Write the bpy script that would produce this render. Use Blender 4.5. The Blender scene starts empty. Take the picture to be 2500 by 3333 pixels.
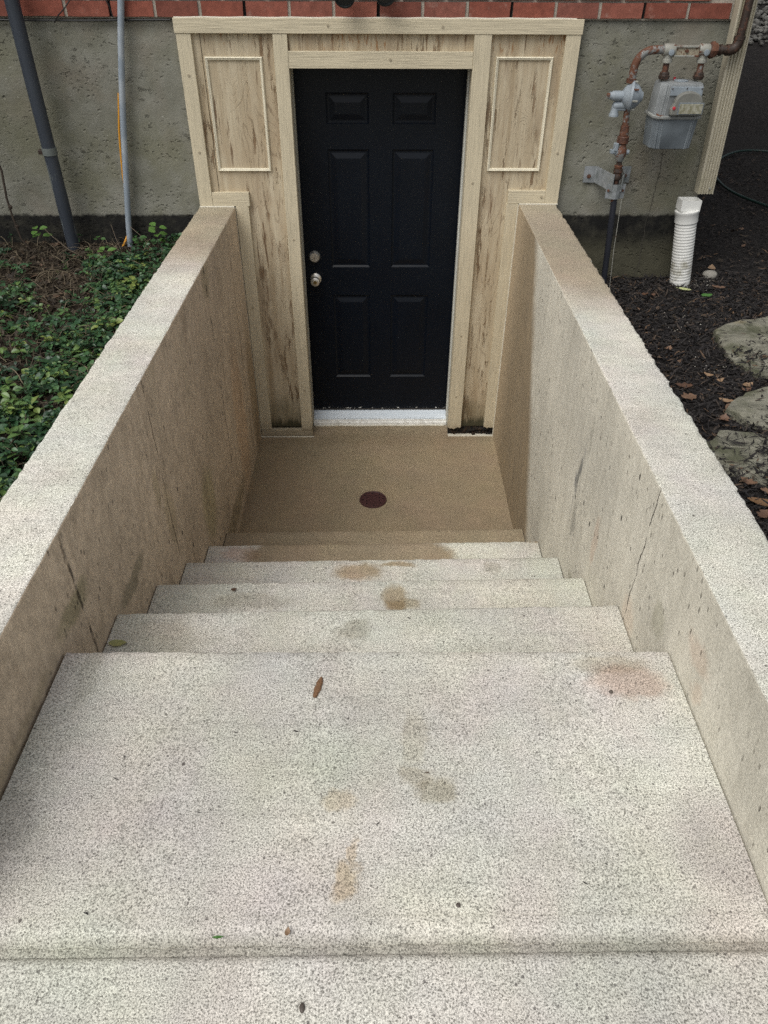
import bpy, bmesh, math, random
import numpy as np
from mathutils import Vector, Matrix, noise as mnoise
R = math.radians
rnd = random.Random(7)
rng = np.random.default_rng(11)
sc = bpy.context.scene
C = sc.collection

# ------------------------------------------------------------------ camera
cam_d = bpy.data.cameras.new('camera'); cam = bpy.data.objects.new('camera', cam_d); C.objects.link(cam)
cam_d.sensor_fit = 'VERTICAL'; cam_d.sensor_height = 36.0; cam_d.lens = 25.914
cam_d.clip_start = 0.05; cam_d.clip_end = 2000
_pi, _ya, _ro = -0.6645, 0.0177, 0.0059
fw = Vector((math.sin(_ya)*math.cos(_pi), math.cos(_ya)*math.cos(_pi), math.sin(_pi)))
rt = fw.cross(Vector((0, 0, 1))).normalized(); up = rt.cross(fw)
r2 = rt*math.cos(_ro)+up*math.sin(_ro); u2 = -rt*math.sin(_ro)+up*math.cos(_ro)
M = Matrix(((r2.x, u2.x, -fw.x, .0076), (r2.y, u2.y, -fw.y, -4.2082), (r2.z, u2.z, -fw.z, 2.6522), (0, 0, 0, 1)))
cam.matrix_world = M
sc.camera = cam

# ------------------------------------------------------------------ world, sun, exposure
SUN_EL, SUN_AZ = R(56), R(222)          # azimuth clockwise from +Y; light comes from behind the camera, left
w = bpy.data.worlds.new('World'); sc.world = w; w.use_nodes = True
wn = w.node_tree; wn.nodes.clear()
sky = wn.nodes.new('ShaderNodeTexSky'); sky.sky_type = 'NISHITA'; sky.sun_disc = False
sky.sun_elevation = SUN_EL; sky.sun_rotation = SUN_AZ
sky.air_density = 1.0; sky.dust_density = 4.0; sky.ozone_density = 1.0
hs = wn.nodes.new('ShaderNodeHueSaturation'); hs.inputs['Saturation'].default_value = 0.25
bg = wn.nodes.new('ShaderNodeBackground'); bg.inputs['Strength'].default_value = 0.12
wo = wn.nodes.new('ShaderNodeOutputWorld')
wn.links.new(sky.outputs[0], hs.inputs['Color']); wn.links.new(hs.outputs[0], bg.inputs[0]); wn.links.new(bg.outputs[0], wo.inputs[0])
sd = bpy.data.lights.new('sun', 'SUN'); sun = bpy.data.objects.new('sun', sd); C.objects.link(sun)
sd.energy = 1.3; sd.angle = R(45); sd.color = (1.0, .975, .90)
sv = Vector((math.sin(SUN_AZ)*math.cos(SUN_EL), math.cos(SUN_AZ)*math.cos(SUN_EL), math.sin(SUN_EL)))
sun.rotation_euler = sv.to_track_quat('Z', 'Y').to_euler()
sc.view_settings.view_transform = 'Standard'; sc.view_settings.look = 'None'
sc.view_settings.exposure = 0.19; sc.view_settings.gamma = 1.0
sc.view_settings.use_curve_mapping = False
sc.render.engine = 'CYCLES'
sc.cycles.use_denoising = False; sc.cycles.adaptive_threshold = .004
sc.cycles.max_bounces = 6; sc.cycles.diffuse_bounces = 4

# ------------------------------------------------------------------ tags
def tag(o, label=None, cat=None, group=None, kind=None):
    if label: o['label'] = label
    if cat: o['category'] = cat
    if group: o['group'] = group
    if kind: o['kind'] = kind
    return o
def empty(name, loc, label, cat, group=None):
    e = bpy.data.objects.new(name, None); C.objects.link(e); e.location = loc; e.empty_display_size = .05
    return tag(e, label, cat, group)
def attach(o, parent):
    o.parent = parent
    pt = Matrix.Translation(parent.location) if parent.parent is None else parent.matrix_parent_inverse.inverted() @ Matrix.Identity(4)
    if parent.parent is None: o.matrix_parent_inverse = pt.inverted()
    else: o.matrix_parent_inverse = Matrix.Identity(4)   # parts built in world space sit at identity already
    return o
def link(name, verts, faces, mat, parent=None, smooth=False, bevel=0, attr=None):
    me = bpy.data.meshes.new(name); me.from_pydata([tuple(v) for v in verts], [], [tuple(f) for f in faces]); me.update()
    if mat: me.materials.append(mat)
    if smooth:
        me.polygons.foreach_set('use_smooth', [True]*len(me.polygons))
    if attr is not None:
        a = me.attributes.new('shade', 'FLOAT', 'POINT'); a.data.foreach_set('value', np.asarray(attr, dtype=np.float32))
    o = bpy.data.objects.new(name, me); C.objects.link(o)
    if bevel:
        b = o.modifiers.new('bevel', 'BEVEL'); b.width = bevel; b.segments = 2; b.limit_method = 'ANGLE'; b.angle_limit = R(40)
    if parent: attach(o, parent)
    return o

class MB:
    """collects shapes in one mesh"""
    def __init__(s): s.v = []; s.f = []
    def add(s, v, f):
        n = len(s.v); s.v += [Vector(p) for p in v]; s.f += [tuple(i+n for i in q) for q in f]; return s
    def box(s, a, b):
        (x0, y0, z0), (x1, y1, z1) = a, b
        return s.add([(x0,y0,z0),(x1,y0,z0),(x1,y1,z0),(x0,y1,z0),(x0,y0,z1),(x1,y0,z1),(x1,y1,z1),(x0,y1,z1)],
                     [(0,3,2,1),(4,5,6,7),(0,1,5,4),(1,2,6,5),(2,3,7,6),(3,0,4,7)])
    def tube(s, pts, r, n=14, caps=True):
        pts = [Vector(p) for p in pts]; rs = r if isinstance(r, (list, tuple)) else [r]*len(pts)
        ref = None; v = []; f = []
        for i, p in enumerate(pts):
            d = (pts[min(i+1, len(pts)-1)]-pts[max(i-1, 0)]).normalized()
            if ref is None: ref = d.orthogonal().normalized()
            ref = (ref-d*ref.dot(d)).normalized(); q = d.cross(ref)
            for k in range(n):
                a = 2*math.pi*k/n; v.append(p+(ref*math.cos(a)+q*math.sin(a))*rs[i])
        for i in range(len(pts)-1):
            for k in range(n): f.append((i*n+k, i*n+(k+1) % n, (i+1)*n+(k+1) % n, (i+1)*n+k))
        if caps: f.append(tuple(range(n-1, -1, -1))); f.append(tuple((len(pts)-1)*n+k for k in range(n)))
        return s.add(v, f)
    def lathe(s, prof, o, axis, n=24):
        """prof: list of (t along axis, radius)"""
        o = Vector(o); d = Vector(axis).normalized()
        a = d.orthogonal().normalized(); b = d.cross(a); v = []; f = []
        for t, r in prof:
            for k in range(n):
                q = 2*math.pi*k/n; v.append(o+d*t+(a*math.cos(q)+b*math.sin(q))*max(r, 1e-5))
        for i in range(len(prof)-1):
            for k in range(n): f.append((i*n+k, i*n+(k+1) % n, (i+1)*n+(k+1) % n, (i+1)*n+k))
        f.append(tuple(range(n-1, -1, -1))); f.append(tuple((len(prof)-1)*n+k for k in range(n)))
        return s.add(v, f)
    def prism(s, poly, axis, a, b):
        """poly 2D points extruded along axis index from a to b (other two axes in order)"""
        n = len(poly); v = []
        for t in (a, b):
            for p in poly:
                c = list(p); c.insert(axis, t); v.append(c)
        f = [tuple(range(n)), tuple(range(2*n-1, n-1, -1))]+[((i+1) % n, i, n+i, n+(i+1) % n) for i in range(n)]
        return s.add(v, f)
    def build(s, name, mat, parent=None, smooth=False, bevel=0):
        o = link(name, s.v, s.f, mat, parent, False, bevel)
        bm = bmesh.new(); bm.from_mesh(o.data); bmesh.ops.recalc_face_normals(bm, faces=bm.faces); bm.to_mesh(o.data); bm.free()
        if smooth:
            o.data.polygons.foreach_set('use_smooth', [True]*len(o.data.polygons))
            o.data.set_sharp_from_angle(angle=R(38))
        return o

# ------------------------------------------------------------------ node helpers
class G:
    def __init__(s, name):
        s.m = bpy.data.materials.new(name); s.m.use_nodes = True; s.t = s.m.node_tree; s.t.nodes.clear()
        s.out = s.t.nodes.new('ShaderNodeOutputMaterial'); s.b = s.t.nodes.new('ShaderNodeBsdfPrincipled')
        s.t.links.new(s.b.outputs[0], s.out.inputs[0]); s._p = None
    def set(s, sock, v):
        if isinstance(v, bpy.types.NodeSocket): s.t.links.new(v, sock)
        else:
            if sock.type == 'RGBA' and not hasattr(v, '__len__'): v = (v, v, v, 1)
            elif sock.type == 'RGBA' and len(v) == 3: v = (*v, 1)
            elif sock.type == 'VECTOR' and not hasattr(v, '__len__'): v = (v, v, v)
            sock.default_value = v
    @property
    def P(s):
        if s._p is None: s._p = s.t.nodes.new('ShaderNodeNewGeometry').outputs['Position']
        return s._p
    def math(s, op, a, b=0.0, c=None, clamp=False):
        n = s.t.nodes.new('ShaderNodeMath'); n.operation = op; n.use_clamp = clamp
        s.set(n.inputs[0], a); s.set(n.inputs[1], b)
        if c is not None: s.set(n.inputs[2], c)
        return n.outputs[0]
    def map(s, vec, scale=(1,1,1), loc=(0,0,0), rot=(0,0,0)):
        n = s.t.nodes.new('ShaderNodeMapping'); s.set(n.inputs[0], vec); n.inputs['Scale'].default_value = scale
        n.inputs['Location'].default_value = loc; n.inputs['Rotation'].default_value = rot; return n.outputs[0]
    def noise(s, scale, detail=3, rough=.5, vec=None, dist=0, col=False):
        n = s.t.nodes.new('ShaderNodeTexNoise'); s.set(n.inputs['Vector'], vec if vec is not None else s.P)
        n.inputs['Scale'].default_value = scale; n.inputs['Detail'].default_value = detail; n.inputs['Roughness'].default_value = rough
        n.inputs['Distortion'].default_value = dist
        return n.outputs['Color'] if col else n.outputs['Fac']
    def voro(s, scale, vec=None, feature='F1', rand=1):
        n = s.t.nodes.new('ShaderNodeTexVoronoi'); n.feature = feature; s.set(n.inputs['Vector'], vec if vec is not None else s.P)
        n.inputs['Scale'].default_value = scale; n.inputs['Randomness'].default_value = rand; return n
    def mix(s, f, a, b, mode='MIX'):
        n = s.t.nodes.new('ShaderNodeMix'); n.data_type = 'RGBA'; n.blend_type = mode
        s.set(n.inputs[0], f); s.set(n.inputs[6], a); s.set(n.inputs[7], b); return n.outputs[2]
    def ramp(s, f, stops):
        n = s.t.nodes.new('ShaderNodeValToRGB'); s.set(n.inputs[0], f); e = n.color_ramp.elements
        while len(e) < len(stops): e.new(.5)
        for k, (p, c) in enumerate(stops):
            e[k].position = p; e[k].color = (c, c, c, 1) if not hasattr(c, '__len__') else (*c, 1)
        return n.outputs[0]
    def step(s, v, a, b):          # smoothstep a->b
        n = s.t.nodes.new('ShaderNodeMapRange'); n.interpolation_type = 'SMOOTHSTEP'; s.set(n.inputs[0], v)
        n.inputs[1].default_value = a; n.inputs[2].default_value = b; n.inputs[3].default_value = 0; n.inputs[4].default_value = 1
        return n.outputs[0]
    def sep(s, v):
        n = s.t.nodes.new('ShaderNodeSeparateXYZ'); s.set(n.inputs[0], v); return n.outputs
    def vadd(s, a, b):
        n = s.t.nodes.new('ShaderNodeVectorMath'); n.operation = 'ADD'; s.set(n.inputs[0], a); s.set(n.inputs[1], b); return n.outputs[0]
    def vscale(s, a, k):
        n = s.t.nodes.new('ShaderNodeVectorMath'); n.operation = 'SCALE'; s.set(n.inputs[0], a); s.set(n.inputs[3], k); return n.outputs[0]
    def length(s, a):
        n = s.t.nodes.new('ShaderNodeVectorMath'); n.operation = 'LENGTH'; s.set(n.inputs[0], a); return n.outputs['Value']
    def warp(s, amt, scale):
        c = s.noise(scale, 5, .68, col=True); return s.vadd(s.P, s.vscale(s.vadd(c, (-.5,-.5,-.5)), amt))
    def blob(s, wp, c, r, soft=.45):
        q = s.map(s.vadd(wp, (-c[0], -c[1], -c[2])), scale=(1/r[0], 1/r[1], 1/r[2]))
        return s.math('SUBTRACT', 1.0, s.step(s.length(q), 1-soft, 1+soft*.3))
    def bump(s, h, strength=.5, dist=.002, normal=None):
        n = s.t.nodes.new('ShaderNodeBump'); n.inputs['Strength'].default_value = strength; n.inputs['Distance'].default_value = dist
        s.set(n.inputs['Height'], h)
        if normal is not None: s.set(n.inputs['Normal'], normal)
        return n.outputs[0]
    def attr(s, name):
        n = s.t.nodes.new('ShaderNodeAttribute'); n.attribute_name = name; return n.outputs['Fac']
    def oinfo(s): return s.t.nodes.new('ShaderNodeObjectInfo').outputs['Random']
    def ocoord(s): return s.t.nodes.new('ShaderNodeTexCoord').outputs['Object']
    def fin(s, col, rough=.8, bump=None, metal=0, spec=None):
        s.set(s.b.inputs['Base Color'], col); s.set(s.b.inputs['Roughness'], rough); s.set(s.b.inputs['Metallic'], metal)
        if bump is not None: s.set(s.b.inputs['Normal'], bump)
        if spec is not None: s.set(s.b.inputs['Specular IOR Level'], spec)
        return s.m

LIGHTC = (.745, .73, .652); DARKC = (.165, .16, .138)
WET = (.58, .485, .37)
def aggregate(name, light=LIGHTC, dark=DARKC, sp=.5, stains=(), damp=None, tint=True, bands=(), bumpk=.7):
    """washed aggregate concrete; stains = (centre, radius, colour multiplier, strength)"""
    g = G(name)
    a = g.noise(330, 3, .65); b = g.noise(230, 2, .6, vec=g.map(g.P, loc=(3.1, 7.7, 1.3)))
    grain = g.math('ADD', g.math('MULTIPLY', a, .7), g.math('MULTIPLY', b, .3))
    col = g.ramp(grain, [(.38, dark), (.47, tuple(d*.45+l*.55 for d, l in zip(dark, light))), (.55, light), (.68, tuple(min(1, l*1.16) for l in light))])
    v = g.voro(75); pick = g.math('GREATER_THAN', g.sep(v.outputs['Color'])[0], .90)
    dot = g.math('MULTIPLY', g.math('SUBTRACT', 1.0, g.step(v.outputs['Distance'], .16, .26)), pick)
    col = g.mix(g.math('MULTIPLY', dot, .7), col, (.10, .09, .085))
    v2 = g.voro(17); pick2 = g.math('GREATER_THAN', g.sep(v2.outputs['Color'])[0], .92)
    dot2 = g.math('MULTIPLY', g.math('SUBTRACT', 1.0, g.step(v2.outputs['Distance'], .05, .085)), pick2)
    col = g.mix(g.math('MULTIPLY', dot2, .85), col, (.07, .06, .055))
    big = g.noise(1.7, 4, .55); col = g.mix(1.0, col, g.ramp(big, [(.3, .82), (.7, 1.08)]), 'MULTIPLY')
    mid = g.noise(7, 4, .6, vec=g.map(g.P, loc=(5, 2, 9))); col = g.mix(1.0, col, g.ramp(mid, [(.3, .91), (.65, 1.05)]), 'MULTIPLY')
    br_ = g.noise(1, 4, .6, vec=g.map(g.P, scale=(4, 70, 70))); col = g.mix(1.0, col, g.ramp(br_, [(.32, .93), (.66, 1.04)]), 'MULTIPLY')
    if tint:
        t = g.noise(3.2, 3, .6, col=True); h = g.t.nodes.new('ShaderNodeHueSaturation'); h.inputs['Saturation'].default_value = 1.6
        h.inputs['Value'].default_value = 1.9; g.set(h.inputs['Color'], t)
        col = g.mix(.06, col, h.outputs[0], 'MULTIPLY'); col = g.mix(1.0, col, (1.03, 1.03, 1.03), 'MULTIPLY')
    wp = g.warp(.10, 9)
    for c, r, k, st in stains:
        m = g.blob(wp, c, r); col = g.mix(g.math('MULTIPLY', m, st), col, k, 'MULTIPLY')
    if bands:
        by = g.sep(g.warp(.010, 30))[1]
        for yc_, h0, h1, k, st in bands:
            m = g.math('SUBTRACT', 1.0, g.step(g.math('ABSOLUTE', g.math('SUBTRACT', by, yc_)), h0, h1)); col = g.mix(g.math('MULTIPLY', m, st), col, k, 'MULTIPLY')
    rough = .92
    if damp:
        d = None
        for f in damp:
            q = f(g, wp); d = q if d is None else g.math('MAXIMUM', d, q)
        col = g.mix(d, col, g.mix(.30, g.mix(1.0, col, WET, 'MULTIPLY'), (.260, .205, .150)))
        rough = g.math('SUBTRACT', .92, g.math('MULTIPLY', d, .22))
    return g.fin(col, rough, g.bump(grain, bumpk, .0035), spec=.3)

# ------------------------------------------------------------------ stair geometry (metres; door wall at y = 0, floor of the well z = 0)
SX = .0145
WL, WR, XOL, XOR = .7407, .8116, .9399, 1.0207
HL, HR = 1.476, 1.491
H, T, Y0, SK, Z6, TZ = .2034, .3426, -1.2248, .0182, 1.2137, -.0146
YJ = -3.651
def xl(y): return -WL+SX*y
def xr(y): return WR+SX*y
def nz(x, y, z, s, k=1.0): return (mnoise.noise(Vector((x*s, y*s, z*s))))*k

m_slab = aggregate('washed_concrete', stains=[
    ((.60, -2.99, 1.21), (.11, .035, .4), (.66, .61, .53), .6), ((.63, -3.04, 1.21), (.11, .055, .4), (.84, .68, .62), .7),
    ((.136, -3.335, 1.21), (.055, .035, .3), (.66, .62, .54), .8), ((.10, -3.30, 1.21), (.035, .03, .3), (.7, .64, .55), .6),
    ((.10, -3.20, 1.21), (.03, .08, .3), (.85, .82, .76), .7),
    ((-.055, -3.53, 1.21), (.03, .045, .3), (.82, .70, .54), .75), ((-.03, -3.47, 1.21), (.012, .045, .3), (.85, .74, .6), .7),
    ((-.075, -3.35, 1.21), (.035, .03, .3), (.84, .74, .6), .6),
    ((.76, -3.45, 1.21), (.16, .14, .4), (.80, .78, .80), .8), ((-.73, -3.40, 1.21), (.05, .10, .3), (.66, .65, .64), .4),
    ((-.70, -3.0, 1.21), (.035, .14, .3), (.72, .71, .68), .6),
    ], bands=[(-3.633, .016, .020, (.66, .655, .61), .0), (-3.642, .002, .032, (.60, .595, .55), .72), (-3.588, .001, .004, (.86, .86, .84), .5)])
m_steps = aggregate('step_concrete', stains=[
    ((-.06, -1.985, .61), (.11, .055, .05), (.62, .52, .40), .95), ((.10, -1.945, .61), (.09, .022, .05), (.62, .52, .40), .95),
    ((.08, -2.345, .814), (.045, .085, .05), (.66, .56, .44), .95), ((.10, -2.375, .814), (.065, .035, .05), (.70, .62, .5), .8),
    ((-.05, -2.68, 1.017), (.06, .05, .05), (.66, .64, .60), .8), ((-.42, -2.36, .814), (.16, .05, .05), (.75, .73, .69), .8),
    ((.50, -1.96, .61), (.05, .04, .05), (.72, .70, .66), .8), ((-.6, -1.65, .407), (.09, .05, .05), (.92, .76, .7), .8),
    ((-.62, -2.72, 1.017), (.14, .10, .05), (.85, .83, .79), .8)],
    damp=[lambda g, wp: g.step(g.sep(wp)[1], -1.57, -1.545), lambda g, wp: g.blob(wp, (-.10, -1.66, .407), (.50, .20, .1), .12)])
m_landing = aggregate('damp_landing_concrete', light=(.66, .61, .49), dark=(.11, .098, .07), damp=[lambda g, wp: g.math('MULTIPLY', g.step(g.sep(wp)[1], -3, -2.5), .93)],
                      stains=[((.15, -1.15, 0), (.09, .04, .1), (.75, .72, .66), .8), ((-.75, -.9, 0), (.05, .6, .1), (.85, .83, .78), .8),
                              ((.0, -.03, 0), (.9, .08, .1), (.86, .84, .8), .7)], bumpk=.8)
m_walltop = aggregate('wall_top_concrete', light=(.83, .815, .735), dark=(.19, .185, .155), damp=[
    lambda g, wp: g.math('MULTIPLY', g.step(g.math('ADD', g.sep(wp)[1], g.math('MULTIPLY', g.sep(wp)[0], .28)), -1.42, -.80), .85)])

def wall_material(name, right):
    """formed concrete: fine pores, vertical flow marks, seams; the damp zone lies by the door (and over the whole left wall)"""
    g = G(name); P = g.P; s = g.sep(P)
    fine = g.noise(190, 3, .7); streak = g.noise(1, 6, .7, vec=g.map(P, scale=(16, 22, 5)))
    if right: base, lo = (.66, .63, .535), (.45, .425, .345)
    else: base, lo = (.635, .52, .385), (.42, .33, .232)
    col = g.mix(g.ramp(g.math('ADD', g.math('MULTIPLY', fine, .35), g.math('MULTIPLY', streak, .65)), [(.36, 1), (.60, 0)]), base, lo)
    col = g.mix(.5, col, base)
    wp = g.warp(.12, 6); ws = g.sep(wp)
    big = g.noise(2.2, 4, .6); col = g.mix(1.0, col, g.ramp(big, [(.3, .80), (.7, 1.12)]), 'MULTIPLY')
    col = g.mix(1.0, col, g.ramp(fine, [(.32, .80), (.66, 1.12)]), 'MULTIPLY')
    # pores and short scratches
    pv = g.map(P, scale=(60, 60, 26)); v = g.voro(1, vec=pv)
    pk = g.math('GREATER_THAN', g.sep(v.outputs['Color'])[1], .72)
    pore = g.math('MULTIPLY', g.math('SUBTRACT', 1.0, g.step(v.outputs['Distance'], .12, .30)), g.math('MULTIPLY', pk, g.step(g.noise(3.5, 2), .36, .60)))
    col = g.mix(g.math('MULTIPLY', pore, .65), col, (.12, .105, .085))
    v3 = g.voro(1, vec=g.map(P, scale=(19, 19, 9)))
    pk3 = g.math('GREATER_THAN', g.sep(v3.outputs['Color'])[1], .78)
    pit = g.math('MULTIPLY', g.math('SUBTRACT', 1.0, g.step(v3.outputs['Distance'], .05, .13)), pk3)
    col = g.mix(g.math('MULTIPLY', pit, .85), col, (.05, .045, .04))
    seamh = None
    wob = g.math('MULTIPLY', g.math('SUBTRACT', g.noise(9, 5, .65), .5), .05)
    for y, wd in ([(-2.635, .0022)] if right else [(-.905, .005), (-2.785, .005), (-.30, .0028), (-1.98, .0025)]):
        dseam = g.math('ABSOLUTE', g.math('SUBTRACT', g.math('ADD', s[1], wob), y))
        m = g.math('MULTIPLY', g.math('SUBTRACT', 1.0, g.step(dseam, wd*.4, wd*1.6)), g.step(g.noise(14, 3, .6, vec=g.map(P, loc=(1, y, 4))), .38, .56))
        col = g.mix(g.math('MULTIPLY', m, .85), col, (.065, .05, .038))
        seamh = m if seamh is None else g.math('MAXIMUM', seamh, m)
    if right:
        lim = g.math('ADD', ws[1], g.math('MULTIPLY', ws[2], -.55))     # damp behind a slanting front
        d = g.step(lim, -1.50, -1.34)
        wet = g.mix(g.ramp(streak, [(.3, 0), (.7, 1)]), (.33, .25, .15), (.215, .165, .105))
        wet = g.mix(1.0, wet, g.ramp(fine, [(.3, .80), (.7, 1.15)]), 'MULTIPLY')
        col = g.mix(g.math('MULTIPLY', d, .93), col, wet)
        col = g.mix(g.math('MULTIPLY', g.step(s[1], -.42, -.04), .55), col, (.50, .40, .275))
        for c, r, k, st in [((.8, -1.93, 1.04), (.2, .030, .09), (.42, .43, .45), .9), ((.8, -1.98, .87), (.2, .035, .08), (.55, .55, .55), .7),
                            ((.8, -2.0, 1.25), (.2, .02, .1), (.6, .6, .58), .6),
                            ((.8, -3.07, 1.33), (.2, .07, .05), (.97, .84, .79), .6), ((.8, -3.12, 1.24), (.2, .03, .04), (.95, .84, .79), .6),
                            ((.8, -2.66, 1.02), (.2, .07, .10), (.97, .86, .81), .6), ((.8, -2.25, .98), (.2, .03, .12), (.97, .84, .79), .7),
                            ((.8, -2.83, 1.2), (.2, .05, .06), (.72, .72, .67), .8), ((.8, -2.1, .66), (.2, .06, .04), (.7, .7, .66), .8)]:
            col = g.mix(g.math('MULTIPLY', g.blob(wp, c, r), st), col, k, 'MULTIPLY')
        scr = g.math('MULTIPLY', g.blob(wp, (.8, -1.93, 1.02), (.3, .06, .24), .5), g.step(g.noise(1, 5, .7, vec=g.map(P, scale=(30, 42, 9))), .55, .64))
        col = g.mix(g.math('MULTIPLY', scr, .6), col, (.15, .155, .165))
    else:
        for c, r, k, st in [((-.75, -2.06, 1.08), (.2, .035, .10), (.70, .70, .60), .6), ((-.75, -1.98, .90), (.2, .06, .16), (.80, .79, .68), .6),
                            ((-.75, -2.83, 1.26), (.2, .14, .045), (.56, .60, .50), .8), ((-.75, -3.25, 1.23), (.2, .30, .035), (.72, .72, .66), .7),
                            ((-.75, -2.45, 1.0), (.2, .16, .045), (.50, .53, .50), .8), ((-.75, -.55, .45), (.2, .18, .5), (1.05, .88, .74), .5),
                            ((-.75, -1.45, .55), (.2, .13, .22), (.80, .84, .66), .7), ((-.75, -.10, .35), (.2, .14, .5), (.60, .56, .48), .8),
                            ((-.75, -1.1, .12), (.2, .5, .09), (.55, .55, .48), .8), ((-.75, -.9, 1.40), (.2, .10, .10), (.62, .64, .58), .7)]:
            col = g.mix(g.math('MULTIPLY', g.blob(wp, c, r), st), col, k, 'MULTIPLY')
        fl = g.step(g.noise(1, 5, .7, vec=g.map(P, scale=(9, 7, 2.2))), .54, .70)
        col = g.mix(g.math('MULTIPLY', fl, .30), col, (.16, .12, .08))
        mot = g.noise(38, 5, .72, vec=g.map(P, scale=(1, 1, .6))); col = g.mix(1.0, col, g.ramp(mot, [(.33, .78), (.62, 1.10)]), 'MULTIPLY')
        fl2 = g.step(g.noise(1, 4, .6, vec=g.map(P, scale=(9, 5, 1.6), loc=(4, 8, 2))), .55, .75)
        col = g.mix(g.math('MULTIPLY', fl2, .30), col, (.50, .42, .29))
    h = g.math('SUBTRACT', g.math('MULTIPLY', fine, .5), g.math('ADD', pore, g.math('MULTIPLY', pit, 2.5)))
    h = g.math('SUBTRACT', h, g.math('MULTIPLY', seamh, 2.0))
    h = g.math('ADD', h, g.math('MULTIPLY', g.noise(24, 5, .65), 1.4))
    return g.fin(col, .88, g.bump(h, .9, .004), spec=.3)
m_rwall = wall_material('formed_concrete_dry', True); m_lwall = wall_material('formed_concrete_damp', False)

# ------------------------------------------------------------------ the two side walls of the well
def side_wall(sgn, label):
    xi, xo, ht = (WL, XOL, HL) if sgn < 0 else (WR, XOR, HR)
    ys = np.arange(0.0, -3.64, -.010); ys = np.append(ys, -3.64)
    prof = [(xi, -.12, 0), (xi, ht-.006, 1), (xi+.002, ht-.0015, 1), (xi+.007, ht, 1)]
    nx = 12
    for k in range(1, nx): prof.append((xi+(xo-xi)*k/nx, ht, 2))
    prof += [(xo-.009, ht, 3), (xo-.003, ht-.003, 3), (xo, ht-.012, 3), (xo, ht-.05, 1), (xo, .55, 0)]
    v = []; f = []; n = len(prof)
    for y in ys:
        for (x, z, k) in prof:
            dx = dz = 0
            if k == 1: dx = nz(y*1.0, z, 3+sgn, 30, .0015)+nz(y, z, 1, 90, .0012); dz = nz(y, x, 5, 60, .0012)
            if k == 2: dz = nz(x, y, 8, 25, .0016)+nz(x, y, 2, 90, .0012)
            if k == 3:
                q_ = .45 if sgn < 0 else 1.0; dx = (nz(y, 4*sgn, 1, 16, .006)+nz(y, x*3, 4, 55, .006)-abs(nz(y, 2, 9, 7, .010)))*q_; dz = nz(y, 6, x*4, 45, .005)-.001
            v.append((sgn*(x+dx)+SX*y, y, z+dz))
    for i in range(len(ys)-1):
        for k in range(n-1): f.append((i*n+k, i*n+k+1, (i+1)*n+k+1, (i+1)*n+k))
    f.append(tuple(range(n))); f.append(tuple((len(ys)-1)*n+k for k in range(n-1, -1, -1)))
    root = empty('retaining_wall', (sgn*(xi+.1), -1.8, 0), label, 'retaining wall', None)
    o = link('wall_body', v, f, m_lwall if sgn < 0 else m_rwall, root)
    bm = bmesh.new(); bm.from_mesh(o.data); bmesh.ops.recalc_face_normals(bm, faces=bm.faces); bm.to_mesh(o.data); bm.free()
    o.data.materials.append(m_walltop)
    for p in o.data.polygons:
        if p.normal.z > .6: p.material_index = 1
        p.use_smooth = len(p.vertices) == 4
    o.data.set_sharp_from_angle(angle=R(50))
    return root
side_wall(-1, 'brown damp-stained concrete retaining wall between the ivy bed and the stairs')
side_wall(1, 'pale grey concrete retaining wall between the dark mulch bed and the stairs')

# ------------------------------------------------------------------ stairs, slabs
def slab_strip(name, prof, x0f, x1f, mat, parent=None, skew=True, step=.012, zf=None):
    """profile (y, z, roughness) swept in x"""
    nx = int(1.56/step); v = []; f = []; n = len(prof)
    for i in range(nx+1):
        t = i/nx
        for (y, z, k) in prof:
            x = x0f(y)+(x1f(y)-x0f(y))*t
            yy = y+(SK*(2*t-1) if skew else 0); zz = z+(TZ*t)
            zz += nz(x, y, z, 35, .0018)*k+nz(x, y, 3, 110, .0012)*k; yy += nz(x, z*3, 7, 30, .003)*k+nz(x, z, y, 95, .0020)*k
            v.append((x, yy, zz))
    for i in range(nx):
        for k in range(n-1): f.append((i*n+k, i*n+k+1, (i+1)*n+k+1, (i+1)*n+k))
    f.append(tuple(range(n))); f.append(tuple(nx*n+k for k in range(n-1, -1, -1)))
    o = link(name, v, f, mat, parent)
    bm = bmesh.new(); bm.from_mesh(o.data); bmesh.ops.recalc_face_normals(bm, faces=bm.faces); bm.to_mesh(o.data); bm.free()
    o.data.polygons.foreach_set('use_smooth', [True]*len(o.data.polygons)); o.data.set_sharp_from_angle(angle=R(45))
    return o
stairs = empty('stairs', (0, -2, 0), 'straight flight of concrete steps leading down to the black door', 'stairs')
gap = .005
for i in range(5):
    y = Y0-T*i; z = H*(i+1); yb = y-T-.03
    tops = [(y-.012-(yb-y+.012)*-k/14, z, .6) for k in range(15)]
    prof = [(y, z-H-.03, .3), (y, z-.012, 1), (y-.003, z-.004, 1)]+tops+[(yb, z-H-.03, .3)]
    slab_strip('step', prof, lambda q: xl(q)+gap, lambda q: xr(q)-gap, m_steps, stairs)
y = Y0-T*5
tops = [(y-.014+(-3.602-y+.014)*k/40, Z6, .6) for k in range(41)]
prof = [(y, Z6-H-.03, .3), (y, Z6-.012, 1), (y-.003, Z6-.004, 1)]+tops+[(-3.610, Z6-.0008, .5), (-3.618, Z6-.0035, .5), (-3.628, Z6-.0062, .8), (-3.635, Z6-.0072, 1.6), (-3.6365, Z6-.0092, 1.6), (-3.638, Z6-.0075, 1.6), (-3.6525, Z6-.0085, .7), (-3.6530, Z6-.10, .2)]
o = slab_strip('concrete_slab', prof, lambda q: xl(q)+.009, lambda q: xr(q)-gap, m_slab, skew=False); tag(o, kind='structure')
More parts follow.
